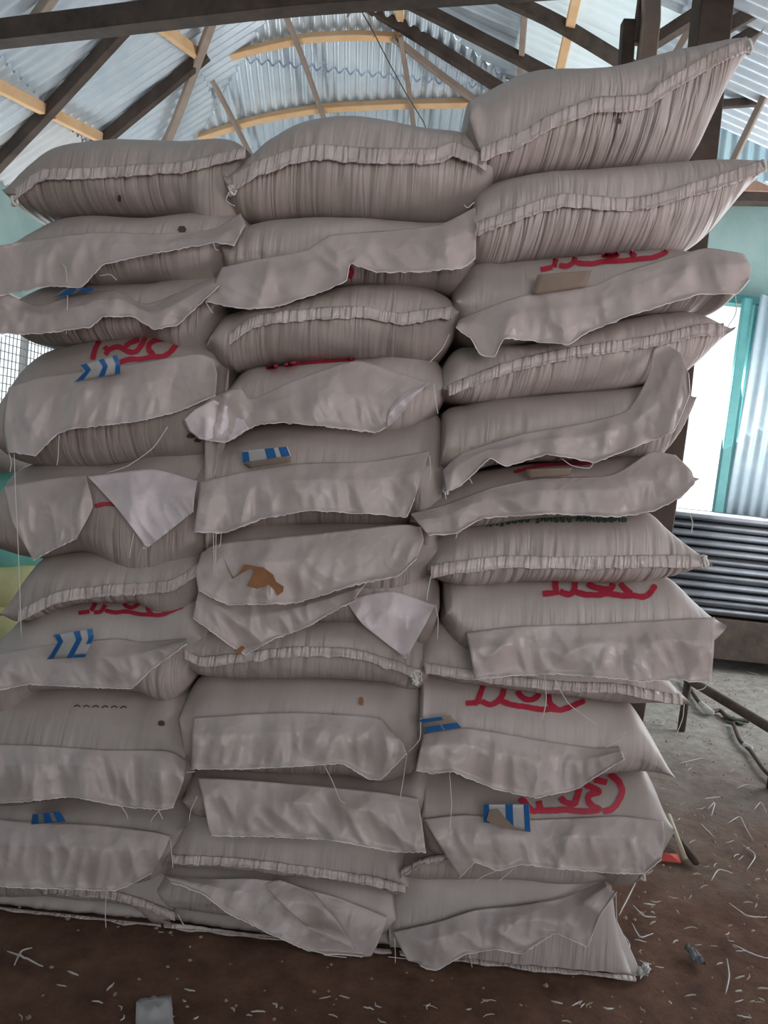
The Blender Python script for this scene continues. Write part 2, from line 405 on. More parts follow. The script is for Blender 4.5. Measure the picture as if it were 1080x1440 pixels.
timber('tie_beam', [at_z(-60, 55, 3.1), at_z(150, 30, 3.1), at_z(400, 0, 3.1), at_z(700, -22, 3.1)], .09, .1, WOODD, 'thick dark tie beam crossing the top left under the roof', e0=1.35, e1=3.2)
LO = -.0
def raf(name, P, pts, wd, ht, mat, label, off=.075, nv=up, group=None, **k): return timber(name, [P(x, y, off) for x, y in pts], wd, ht, mat, label, nv, group, **k)
raf('rafter', PL, [(-40, 270), (80, 143), (225, -15)], .055, .09, WOODD, 'long dark rafter rising from the far left edge to the tie beam', group='rafters of the left roof slope', e0=.35, e1=.55)
raf('rafter', PL, [(120, 222), (150, 193), (290, 76)], .05, .09, WOODD, 'dark rafter running up to the hip joint over the left column', group='rafters of the left roof slope', e0=.5)
raf('rafter', PL, [(42, 38), (80, -15)], .045, .07, WOODG, 'short grey rafter in the top left corner', group='rafters of the left roof slope', e1=.4, e0=.0)
raf('hip_rafter', PL, [(215, 235), (245, 175), (302, 20)], .05, .08, WOODG, 'grey hip rafter above the gap of left and middle columns', off=.09, e0=1.0, e1=.5)
raf('purlin', PL, [(-15, 114), (62, 154)], .05, .07, WOODO, 'orange purlin at the left edge of the roof', off=.05, group='orange purlins', e0=1.5)
raf('purlin', PL, [(74, 160), (142, 194)], .05, .07, WOODO, 'orange purlin just above the top left sack', off=.05, group='orange purlins')
raf('purlin', PL, [(222, 34), (278, 76)], .05, .07, WOODO, 'orange purlin under the tie beam at the left', off=.05, group='orange purlins')
raf('purlin', PH, [(284, 90), (360, 69), (430, 54), (500, 50), (562, 53)], .05, .06, WOODO, 'upper curved orange purlin across the blue end slope', off=.05, nv=nHv, group='orange purlins')
raf('purlin', PH, [(280, 194), (360, 169), (450, 153), (560, 147), (676, 145)], .05, .06, WOODO, 'lower curved orange purlin just above the middle column', off=.05, nv=nHv, group='orange purlins', e1=.5)
raf('batten', PH, [(398, 12), (425, 80), (453, 160)], .03, .04, WOODG, 'thin grey batten left of the hanging wire', off=.1, group='grey battens of the end slope', e0=.1, e1=1.1)
raf('batten', PH, [(284, 85), (318, 150), (356, 225)], .03, .04, WOODG, 'thin grey batten between the top left and top middle sacks', off=.1, group='grey battens of the end slope', e1=1.1)
raf('batten', PH, [(563, 50), (574, 120), (582, 180)], .03, .04, WOODG, 'thin grey batten beside the hanging wire', off=.1, group='grey battens of the end slope', e1=1.1)
raf('purlin', PR, [(556, -10), (568, 50)], .05, .06, WOODO, 'short orange purlin at the roof joint', off=.05, group='orange purlins', e0=1.5)
raf('hip_rafter', PR, [(506, 2), (590, 52), (700, 122)], .05, .08, WOODD, 'dark hip rafter sloping down towards the top right sack', off=.09, e0=.5, e1=1.2)
raf('batten', PH, [(552, 52), (610, 98), (680, 150)], .035, .05, WOODG, 'pale brace running beside the dark hip rafter', off=.08, e1=.5)
raf('rafter', PR, [(545, -12), (640, 36), (760, 98)], .05, .08, WOODD, 'dark rafter ending on top of the top right sack', group='rafters of the right roof slope', e0=.7, e1=1.0)
raf('rafter', PR, [(690, -12), (780, 30), (880, 90)], .05, .08, WOODD, 'dark rafter running down to the forked post', group='rafters of the right roof slope', e0=.9, e1=.5)
raf('purlin', PR, [(812, -10), (788, 95)], .06, .05, WOODO, 'orange purlin against the pale translucent sheets', off=.05, group='orange purlins', e0=1.2, e1=.5)
raf('batten', PR, [(738, 15), (733, 85)], .04, .05, WOODG, 'short grey batten over the top right sack', off=.04, e1=.4)
timber('post', [at_y(1006, -30, 3.12), at_y(933, 640, 3.12), Vector((at_y(933, 640, 3.12).x-.02, 3.12, 0))], .125, .11, WOODD, 'dark squared timber post standing behind the right column', Vector((0, 1, 0)), cat='post', e0=.9)
timber('post', [at_y(916, -30, 3.35), at_y(906, 110, 3.35), Vector((at_y(906, 110, 3.35).x, 3.35, 0))], .07, .06, WOODG, 'grey upright pole above the top right sack', Vector((0, 1, 0)), cat='post', e0=.8)
timber('post', [at_y(884, 30, 3.4), at_y(878, 110, 3.4), Vector((at_y(878, 110, 3.4).x-.02, 3.42, 0))], .055, .05, WOODD, 'short dark forked pole beside the grey pole', Vector((0, 1, 0)), cat='post')
timber('brace', [at_y(895, 62, 3.38), at_y(906, -20, 3.38)], .035, .04, WOODD, 'dark strut leaning on the grey pole', Vector((0, 1, 0)))
timber('brace', [at_y(915, 62, 4.6), at_y(1000, 8, 4.3)], .06, .07, WOODD, 'dark brace between the two posts at the top right')
timber('brace', [at_y(950, 75, 4.7), at_y(990, 5, 4.7)], .035, .04, WOODG, 'thin pale brace between the two posts')
timber('brace', [at_y(1015, 42, 4.4), at_y(1100, -6, 4.4)], .05, .07, WOODD, 'upper dark brace in the top right corner', e1=1.2)
timber('brace', [at_y(1030, 62, 4.5), at_y(1100, 22, 4.5)], .05, .06, WOODD, 'lower dark brace in the top right corner', e1=1.2)
timber('brace', [at_y(1085, 115, 5.0), at_y(1058, 170, 5.05), at_y(1030, 228, 5.1)], .035, .04, WOODG, 'pale slanting batten at the right edge of the roof')
timber('brace', [at_y(1000, 147, 5.1), at_y(1075, 143, 5.1)], .04, .05, WOODD, 'level dark batten across the blue sheets at the right')
timber('wall_plate', [at_y(985, 276, 6.05), at_y(1130, 279, 6.05)], .12, .10, WOODD, 'dark wall plate along the top of the teal wall')
timber('wall_board', [at_y(990, 252, 6.0), at_y(1130, 256, 6.0)], .05, .17, varied('reddish_board', (.32, .17, .12), (.45, .27, .2), 6), 'reddish board above the dark wall plate', cat='board')
timber('wall_plate', [at_y(-50, 262, 5.6), at_y(75, 300, 6.9)], .08, .09, WOODO, 'pale timber plate on top of the left teal wall')
timber('wall_board', [at_y(-50, 235, 5.5), at_y(60, 262, 6.6)], .04, .12, WOODG, 'weathered board over the left wall plate', cat='board')
# blue sheets on the far right, sloping down to the back right corner
vs = []; n, m = 90, 4
A = at_y(1000, 95, 5.35); B = at_y(1130, 75, 5.35); Cc = at_y(975, 255, 5.6); D = at_y(1120, 255, 5.6)
for i in range(n):
    s = i/(n-1)
    for j in range(m):
        t = j/(m-1); p = A.lerp(B, s).lerp(Cc.lerp(D, s), t)
        vs.append(p+Vector((0, -1, .3))*(.012*math.sin(s*2*math.pi*8.5)))
props(mesh('wall_gable_right', vs, grid_faces(n, m), varied('blue_zinc', (.36, .50, .56), (.47, .60, .64), 4, .45, metal=.2)), kind='structure')
# wire
v, f = tube([PH(505, 10, .2), PH(525, 45, .35), PH(548, 90, .45), PH(570, 130, .5), PH(596, 172, .5), PH(605, 200, .5)], .004)
props(mesh('hanging_wire', v, f, WOODD), 'thin dark wire hanging from the tie beam over the middle column', 'wire')
v, f = tube(resample([PH(505, 12, .2), PH(492, 10, .2), PH(488, 25, .2), PH(498, 12, .22), PH(518, 20, .3), PH(526, 52, .3)], 20), .005)
props(mesh('wire_loop', v, f, WOODG), 'small tangle of cord where the wire is tied to the beam', 'cord')

# ------------------------------------------------------------------ sacks
SK = {}
# name: left tip, top polyline, right tip, bottom polyline, seam polyline or None, front depth, taper depth, label
S = [
('L1', (18, 277), [(45, 232), (75, 206), (130, 194), (250, 192), (325, 194)], (350, 220), [(30, 290), (75, 302), (130, 299), (250, 300), (330, 302)], [(22, 272), (60, 245), (130, 243), (200, 238), (260, 234), (345, 213)], 1.90, .13,
 'plain sack with a stitched hem and a small dark hole, top of the left column'),
('L2', (20, 352), [(60, 318), (90, 303), (200, 301), (330, 300)], (352, 325), [(40, 385), (110, 402), (200, 396), (300, 390)], None, 1.90, .12,
 'second sack from the top of the left column, wide flap spread to the left'),
('L3', (8, 440), [(60, 403), (110, 398), (200, 395), (300, 390)], (315, 420), [(30, 472), (80, 484), (200, 478), (300, 470)], None, 1.90, .12,
 'third sack from the top of the left column, with a wavy drooping flap'),
('L4', (2, 580), [(40, 510), (100, 482), (180, 471), (270, 465), (305, 480)], (328, 520), [(8, 640), (50, 656), (200, 650), (290, 638), (320, 600)], None, 1.88, .13,
 'tall sack with red painted mark and blue striped card, fourth in the left column'),
('L5', (-10, 730), [(15, 672), (60, 652), (150, 649), (300, 640)], (312, 700), [(0, 775), (60, 789), (110, 780), (290, 778)], None, 1.90, .13,
 'sack with two torn hanging flaps, fifth from the top of the left column'),
('L6', (10, 862), [(57, 790), (94, 780), (180, 777), (277, 775)], (288, 800), [(31, 876), (113, 851), (189, 850), (277, 843)], [(25, 866), (82, 839), (151, 830), (239, 823), (281, 798)], 1.90, .10,
 'plain sack with a curved hem, sixth from the top of the left column'),
('L7', (-15, 925), [(30, 874), (113, 849), (200, 846), (277, 843)], (292, 890), [(-5, 1000), (60, 976), (130, 974), (190, 978), (240, 988), (275, 930)], None, 1.88, .12,
 'sack with red mark and upright blue and white card, seventh in the left column'),
('L8', (-60, 1050), [(-20, 985), (40, 974), (100, 971), (190, 977), (250, 990)], (270, 1050), [(-30, 1130), (100, 1128), (230, 1130), (262, 1095)], None, 1.87, .12,
 'stained sack with a long straight flap, eighth from the top of the left column'),
('L9', (-60, 1170), [(-20, 1126), (100, 1122), (230, 1118)], (266, 1150), [(-30, 1225), (100, 1228), (235, 1222)], None, 1.88, .12,
 'sack with small dark striped card and wide flap, third from the bottom left'),
('L10', (-60, 1250), [(-20, 1218), (100, 1216), (235, 1215)], (256, 1240), [(-30, 1262), (100, 1258), (190, 1268), (244, 1290)], [(60, 1250), (150, 1257), (195, 1268), (246, 1288)], 1.89, .10,
 'thin sack with a pointed corner, second from the bottom of the left column'),
('L11', (-70, 1275), [(-20, 1248), (100, 1250), (190, 1264), (220, 1282)], (230, 1312), [(-30, 1300), (0, 1302), (80, 1312), (150, 1322), (222, 1328)], [(-30, 1294), (0, 1298), (80, 1306), (150, 1316), (224, 1324)], 1.90, .08,
 'bottom sack of the left column lying on the brown earth'),
('M1', (321, 256), [(351, 220), (418, 171), (462, 158), (516, 158), (587, 173), (649, 184), (684, 207)], (695, 235), [(329, 287), (364, 306), (418, 300), (551, 304), (622, 304), (667, 285), (686, 258)], [(327, 256), (369, 233), (440, 213), (524, 218), (609, 218), (640, 209), (684, 228)], 1.88, .13,
 'humped sack with gathered stitched hem, top of the middle column'),
('M2', (316, 355), [(340, 322), (373, 308), (418, 302), (507, 302), (622, 306), (655, 296)], (672, 335), [(330, 395), (400, 405), (489, 399), (600, 405), (658, 380)], None, 1.89, .12,
 'sack with a wide torn flap, second from the top of the middle column'),
('M3', (298, 490), [(315, 450), (340, 435), (418, 420), (471, 402), (515, 396), (587, 398), (622, 413)], (645, 440), [(318, 519), (368, 513), (434, 505), (540, 503), (609, 503), (632, 470)], [(322, 476), (360, 451), (427, 442), (507, 438), (560, 447), (636, 438)], 1.87, .12,
 'plain hemmed sack with a folded left end, third in the middle column'),
('M4', (320, 555), [(345, 522), (400, 512), (434, 504), (500, 501), (605, 500)], (626, 545), [(340, 592), (430, 594), (600, 590)], None, 1.90, .12,
 'sack with a pale twisted flap pointing both ways, fourth in the middle column'),
('M5', (277, 680), [(302, 630), (340, 603), (400, 592), (551, 588), (613, 588)], (628, 640), [(285, 735), (318, 748), (434, 740), (574, 738), (615, 730)], None, 1.89, .13,
 'sack with brown and blue card lying above its flap, fifth in the middle column'),
('M6', (290, 785), [(318, 748), (434, 737), (574, 735), (607, 736)], (616, 770), [(310, 818), (450, 820), (600, 808)], None, 1.89, .12,
 'sack with a torn brown patch on its flap, sixth in the middle column'),
('M7', (283, 850), [(300, 818), (450, 818), (600, 800)], (616, 850), [(300, 882), (430, 876), (560, 886), (604, 898)], None, 1.90, .12,
 'sack with a bright triangular flap hanging down, seventh in the middle column'),
('M8', (254, 922), [(275, 896), (300, 880), (430, 868), (560, 878), (594, 895)], (602, 945), [(275, 948), (320, 958), (450, 957), (530, 962), (592, 965)], [(259, 918), (283, 930), (357, 922), (415, 916), (493, 918), (551, 934), (592, 949)], 1.89, .11,
 'plain sack with knotted hem corner, eighth in the middle column'),
('M9', (260, 1000), [(280, 966), (340, 956), (450, 956), (530, 960), (582, 962)], (595, 1010), [(268, 1085), (350, 1092), (480, 1094), (560, 1096), (588, 1050)], None, 1.88, .12,
 'sack with small rusty spot and flap turned up at one end, ninth in middle column'),
('M10', (264, 1115), [(285, 1088), (400, 1088), (560, 1090), (590, 1068)], (603, 1110), [(280, 1150), (400, 1160), (500, 1162), (590, 1150)], None, 1.88, .11,
 'sack with a straight clean-cut flap, fourth from the bottom of the middle column'),
('M11', (236, 1206), [(255, 1165), (280, 1136), (400, 1140), (550, 1155)], (574, 1235), [(245, 1214), (330, 1216), (430, 1228), (520, 1242), (566, 1252)], [(242, 1208), (330, 1212), (430, 1224), (520, 1238), (570, 1250)], 1.88, .11,
 'flat hemmed sack under the clean-cut flap, third from the bottom of the middle column'),
('M12', (228, 1240), [(250, 1214), (340, 1216), (430, 1226), (520, 1240), (548, 1252)], (556, 1280), [(245, 1275), (350, 1290), (450, 1302), (540, 1312)], None, 1.88, .10,
 'sack with a long diagonal flap reaching the ground, second from the bottom in the middle'),
('M13', (224, 1298), [(245, 1262), (350, 1275), (450, 1288), (540, 1300)], (556, 1345), [(232, 1314), (330, 1327), (430, 1340), (548, 1366)], [(230, 1309), (330, 1322), (430, 1335), (548, 1358)], 1.90, .08,
 'bottom sack of the middle column, half hidden by the diagonal flap'),
('R1', (656, 185), [(661, 150), (680, 128), (705, 112), (740, 95), (770, 88), (853, 88), (920, 72), (987, 60), (1030, 56)], (1058, 58), [(672, 235), (692, 252), (753, 241), (853, 232), (960, 226), (980, 215), (1010, 147), (1040, 88)], [(676, 216), (727, 197), (770, 173), (833, 148), (907, 142), (933, 123), (1007, 80), (1050, 61)], 1.85, .14,
 'big sack with a raised pointed corner, top of the right column'),
('R2', (665, 320), [(671, 285), (697, 256), (748, 241), (853, 231), (961, 221), (1040, 222)], (1078, 232), [(668, 350), (684, 368), (748, 364), (876, 353), (969, 347), (999, 328), (1042, 276)], [(670, 321), (722, 302), (790, 281), (876, 287), (927, 279), (1003, 257), (1073, 233)], 1.85, .13,
 'gathered hemmed sack with a long right corner, second in the right column'),
('R3', (638, 430), [(671, 374), (720, 364), (790, 358), (876, 351), (930, 345), (990, 352)], (1040, 385), [(655, 470), (680, 488), (748, 486), (820, 465), (876, 447), (986, 432), (1030, 415)], None, 1.85, .13,
 'sack with red mark, brown card and big pale flap, third in the right column'),
('R4', (622, 549), [(644, 500), (680, 484), (748, 482), (820, 463), (880, 446), (930, 438), (982, 437)], (1022, 464), [(640, 562), (667, 568), (778, 554), (911, 541), (969, 524), (1000, 493)], [(631, 548), (707, 518), (800, 496), (911, 480), (982, 464), (1018, 462)], 1.87, .12,
 'plain hemmed sack with blunt right end by the window, fourth in the right column'),
('R5', (618, 655), [(627, 592), (667, 568), (778, 553), (911, 540), (955, 530)], (968, 560), [(640, 672), (700, 656), (867, 645), (942, 631), (964, 605)], None, 1.87, .12,
 'sack with a flap that sweeps up its right side, fifth in the right column'),
('R6', (577, 730), [(610, 698), (660, 672), (740, 655), (867, 643), (930, 634)], (972, 672), [(600, 748), (660, 745), (750, 732), (850, 727), (930, 715)], None, 1.86, .12,
 'sack with a long rolled flap from end to end, sixth in the right column'),
('R7', (600, 797), [(623, 758), (680, 740), (750, 731), (850, 727), (918, 722), (945, 746), (980, 778)], (992, 793), [(632, 822), (753, 820), (897, 821), (950, 812)], [(606, 803), (647, 796), (714, 789), (801, 791), (897, 789), (988, 788)], 1.86, .12,
 'sack with a row of green printing and a knotted corner, seventh in the right column'),
('R8', (626, 858), [(636, 828), (700, 821), (753, 819), (850, 820), (945, 815), (984, 849)], (1008, 872), [(645, 905), (700, 925), (850, 930), (950, 920), (1000, 890)], None, 1.84, .13,
 'sack with red mark and a broad flat flap, eighth in the right column'),
('R9', (590, 938), [(600, 905), (622, 880), (700, 890), (850, 905), (930, 945)], (968, 988), [(603, 952), (704, 968), (800, 980), (858, 990), (940, 990)], [(597, 938), (704, 955), (800, 965), (870, 968), (960, 985)], 1.87, .11,
 'sack mostly covered by the broad flap above, with only its hem in view'),
('R10', (588, 1020), [(597, 958), (640, 958), (704, 966), (800, 978), (860, 988), (888, 992), (915, 1030)], (940, 1082), [(595, 1082), (650, 1092), (750, 1110), (850, 1092), (910, 1086)], None, 1.86, .12,
 'sack with red mark and blue card at left end, fourth from bottom right'),
('R11', (588, 1145), [(600, 1088), (650, 1088), (750, 1102), (850, 1088), (905, 1082), (925, 1110)], (938, 1152), [(600, 1195), (650, 1215), (734, 1222), (812, 1226), (906, 1228), (932, 1200)], None, 1.86, .13,
 'sack with a large red looped mark and blue bordered card, low in the right column'),
('R12', (560, 1226), [(580, 1200), (650, 1192), (780, 1200), (850, 1206)], (872, 1218), [(590, 1238), (700, 1236), (850, 1236)], [(564, 1228), (592, 1212), (640, 1203)], 1.88, .09,
 'thin sliver of a sack squeezed in above the bottom right sack'),
('R13', (547, 1310), [(560, 1260), (580, 1235), (630, 1222), (700, 1219), (850, 1224), (866, 1235), (874, 1300), (882, 1350)], (896, 1391), [(550, 1355), (600, 1375), (620, 1376), (760, 1388), (860, 1394)], [(560, 1360), (620, 1371), (760, 1383), (892, 1391)], 1.88, .11,
 'bottom sack of the right column, its lower right corner spread on the ground'),
]
LEN = .93
STRONG = dict(R1=1.15, R2=.95, M1=.8, R7=.85, R8=.7, R13=.9, R10=.6, R11=.5, L1=.3, M3=.4, L6=.4, R4=.5, L10=.3, L11=.2, M13=.2, M11=.35)
allV, allF = [], []
for idx, (nm, lt, top, rt, bot, seam, yf, dt, label) in enumerate(S):
    low = nm in ('L11', 'M13', 'R13')
    yo = yf+.55*dt if not low else yf+.02
    W = lambda p: at_y(p[0], p[1], yo)
    Wb = W
    L3, R3 = W(lt), W(rt)
    tp = pchip([(L3.x, L3.z)]+[(W(p).x, W(p).z) for p in top if L3.x < W(p).x < R3.x]+[(R3.x, R3.z)])
    bt = pchip([(L3.x, L3.z)]+[(W(p).x, W(p).z) for p in bot if L3.x < W(p).x < R3.x]+[(R3.x, R3.z)])
    if seam:
        sp = [at_y(p[0], p[1], yf) for p in seam]; sf = pchip([(p.x, p.z) for p in sp]); sx0, sx1 = sp[0].x, sp[-1].x
    NU, H1 = 84, 13
    # ring: front half from top contact -> seam -> bottom contact, then back
    ts = []
    for k in range(H1): ts.append(('ft', k/(H1-1)))          # 0 top plateau -> 1 seam
    for k in range(1, H1): ts.append(('fb', k/(H1-1)))
    for k in range(1, 4): ts.append(('pb', k/4))
    for k in range(0, 7): ts.append(('bb', k/6))
    for k in range(1, 7): ts.append(('bt', k/6))
    for k in range(1, 4): ts.append(('pt', k/4))
    NV = len(ts); vs, uv, pk = [], [], []
    full = seam is not None
    for i in range(NU):
        a = .5-.5*math.cos(math.pi*i/(NU-1)); u = a*.75+.25*i/(NU-1)
        x = L3.x+(R3.x-L3.x)*u
        xm = (L3.x+R3.x)/2
        def zz2(xq):
            a_, b_ = tp(xq), bt(xq)
            if low: a_ = max(a_, .012); b_ = max(b_, .0)
            if a_ < b_: a_ = b_ = (a_+b_)/2
            return a_, b_
        zt0, zb0 = zt, zb = zz2(x)
        zt1, zb1 = zz2(xm+(x-xm)*(.95 if not (nm[0] == 'R' and x > xm) else 1.0))
        e = min(u, 1-u)
        if seam:
            zs = sf(x); zs = min(max(zs, zb+(zt-zb)*.04), zt-(zt-zb)*.08)
        else: zs = zb+(zt-zb)*.42
        yfr = yf+.012-.022*math.sin(math.pi*u)**.6
        zs0 = zs
        for (kk, t) in ts:
            c = t*math.pi/2
            sd = (1-t) if kk == 'ft' else t if kk == 'fb' else 1.0
            sd = sd*sd*(3-2*sd)
            zt, zb = zt0+(zt1-zt0)*sd, zb0+(zb1-zb0)*sd
            zs = zs0
            if kk == 'ft': y = yfr+dt*(1-math.sin(c)**1.15); z = zs+(zt-zs)*math.cos(c)**.85
            elif kk == 'fb': c = (1-t)*math.pi/2; y = yfr+dt*(1-math.sin(c)**1.15); z = zs-(zs-zb)*math.cos(c)**.85
            elif kk == 'pb': y = yfr+dt+(LEN-2*dt)*t; z = zb
            elif kk == 'bb': y = yfr+LEN-dt+dt*math.sin(c); z = zb+((zb+zt)/2-zb)*(1-math.cos(c))
            elif kk == 'bt': y = yfr+LEN-dt+dt*math.cos(c); z = (zb+zt)/2+((zt-zb)/2)*(math.sin(c))
            else: y = yfr+LEN-dt-(LEN-2*dt)*t; z = zt
            depth = (y-yf)/dt
            xx = xm+(x-xm)*(1+(.012 if not (nm[0] == 'R' and x > xm) else 0)*sd)
            q = Vector((x*5.5+idx*3.3, y*5.5, z*9))
            amp = .010*min(1, (zt-zb)/.06)
            d = noise.noise(q)*amp+noise.noise(q*3.1)*amp*.38
            if kk in ('ft', 'fb'):
                # vertical gathers running into the seam
                g = noise.noise(Vector((x*46+idx*9, z*5, 1.7)))
                near = math.exp(-((z-zs)/max(.02, (zt-zb)*.35))**2)
                d += g*.0035*near*(1.3 if full else .5)
                y -= d
            elif kk in ('bb', 'bt'): y += d
            if low and z < .0: z = 0
            vs.append(Vector((xx, y, z)))
            pv = 0
            if kk in ('ft', 'fb'):
                hh = (z-zs)/max(.03, (zt-zb))
                pv = (math.exp(-(hh/.5)**2) if hh < 0 else math.exp(-(hh/.3)**2)*.6)*(STRONG.get(nm, .42))*min(1, e*12)
                pv *= .45+1.1*max(0, noise.noise(Vector((x*3+idx, z*4, 5)))+.35)
            pk.append(pv); uv.append((x+idx*1.37, (z-zs)+idx*.7))
    fs = grid_faces(NU, NV, True)
    fs.append(tuple(range(NV))); fs.append(tuple((NU-1)*NV+k for k in range(NV))[::-1])
    bx = (L3.x+R3.x)/2; zmin = min(v.z for v in vs)
    root = empty('woven_sack', (bx, yf+LEN/2, zmin), label=label, cat='sack', group='white woven sacks stacked in three columns')
    body = mesh('sack_body', vs, fs, SACK, root, uv=uv, attr={'pucker': pk})
    o_ = len(allV); allV += vs; allF += [tuple(k+o_ for k in q) for q in fs]
    SK[nm] = dict(root=root, yf=yf, tree=BVHTree.FromPolygons(vs, fs), seam=seam, tp=tp, bt=bt, L=L3, R=R3)
ALL = BVHTree.FromPolygons(allV, allF)

def hit(px, py, tree=None, dflt=1.88):
    d = ray(px, py); h = (tree or ALL).ray_cast(CAM, d, 4.5)
    return (h[0], h[1]) if h[0] is not None else (at_y(px, py, dflt), Vector((0, -1, 0)))
def sheet(nm, rows, name='mouth_flap', mat=None, offs=None, nu=96, nv=32, cr=.007, seed=0, label=None, near=.008, rag=.5, th=.0012, edge=False):
    """cloth through pixel rows (attached row first); depths hug the sacks behind and stand off them."""
    k = SK[nm]; R = len(rows)
    if offs is None: offs = [0.0]+[.012+.020*(i/(R-1)) for i in range(1, R)]
    RR = [resample([(p[0], p[1], (offs[i] if len(p) < 3 else p[2])) for p in r], nu, .4+.5*(i == R-1)) for i, r in enumerate(rows)]
    vs, uv, fo = [], [], []
    colsP = [resample([RR[r][i] for r in range(R)], nv, .6) for i in range(nu)]
    ang = [noise.noise(Vector((seed*3.3, k_, 1)))*1.6 for k_ in range(3)]
    for i in range(nu):
        for j in range(nv):
            P = colsP[i][j].copy(); t = j/(nv-1); s = i/(nu-1)
            if j == nv-1:  # ragged cut edge
                P.y += rag*4*noise.noise(Vector((s*70+seed, seed, 0)))
            X, Y = P.x/100, P.y/100
            fold = 0
            for k_, (fr, am) in enumerate(((1.0, 1.0), (2.2, .7), (4.6, .3))):
                ca, sa = math.cos(ang[k_]), math.sin(ang[k_])
                a_, b_ = X*ca+Y*sa, -X*sa+Y*ca
                nn = noise.noise(Vector((a_*fr, b_*fr*.38, seed*1.7+k_*5)))
                fold += am*(1-abs(nn)*3.2)
            d2 = Vector((X*1.1, Y*1.1, seed+8))
            fold = max(0.0, .35+.5*fold)+.5*max(0, noise.noise(d2))
            env = min(1, t*2.5+.12)
            h, n = hit(P.x, P.y)
            yy = k['yf']-.004-P.z
            yy = min(yy, h.y-near) if h.y < k['yf']+.25 else yy
            vs.append([P.x, P.y, yy]); uv.append((s, t)); fo.append(cr*2.2*fold*env+.010*max(0, (t-.9)/.1)**2*(.6+noise.noise(Vector((s*9, seed, 4)))))
    g = [[vs[i*nv+j][2] for j in range(nv)] for i in range(nu)]
    base = [r[:] for r in g]
    for it in range(5):
        g2 = [r[:] for r in g]
        for i in range(nu):
            for j in range(nv):
                nb = [g[a][b] for a, b in ((i-1, j), (i+1, j), (i, j-1), (i, j+1)) if 0 <= a < nu and 0 <= b < nv]
                g2[i][j] = min(base[i][j]+.001, (g[i][j]+sum(nb))/(1+len(nb)))
        g = g2
    pts = [at_y(v[0], v[1], g[a//nv][a % nv]-fo[a]) for a, v in enumerate(vs)]
    for p in pts:
        if p.z < .006: p.z = .006
    o = mesh(name, pts, grid_faces(nu, nv), mat or FLAP, k['root'], uv=uv)
    so = o.modifiers.new('solid', 'SOLIDIFY'); so.thickness = th; so.offset = 0
    if label: o['label'] = label
    if edge:
        ev, ef = tube([pts[i*nv+nv-1]+Vector((0, -.0012, -.0005+.0012*noise.noise(Vector((i*.8, seed, 3))))) for i in range(nu)], .0011, 5)
        e_ = mesh('frayed_edge', ev, ef, EDGE, k['root']); e_.parent = o
    return o
def hem(nm, h=13, seed=0, s0=0, s1=1):
    k = SK[nm]; n = len(k['seam'])
    base = resample(k['seam'], 60)
    a, b = int(s0*59), int(s1*59); base = base[a:b+1]
    h = h*1.25
    def row(dy, o, am=1.2): return [(p.x, p.y+dy+am*noise.noise(Vector((i*.55+seed, dy, seed))), o+.004*noise.noise(Vector((i*.9, seed, 2)))) for i, p in enumerate(base)]
    return sheet(nm, [row(-h*(1.1 if nm in ('L11', 'M13', 'R13') else .45), -.002), row(-h*.1, .006), row(h*.55, .008, 2.6)], 'stitched_hem', HEM, nu=180, nv=8, cr=.003, seed=seed, near=.004, rag=.35, th=.0025)
for i, (n_, h_) in enumerate([('L1', 12), ('L6', 13), ('L10', 9), ('L11', 9), ('M1', 17), ('M3', 13), ('M8', 11), ('M11', 10), ('M13', 9), ('R1', 17), ('R2', 15), ('R4', 13), ('R7', 14), ('R9', 11), ('R12', 8), ('R13', 9)]):
    hem(n_, h_, seed=i*3.1)
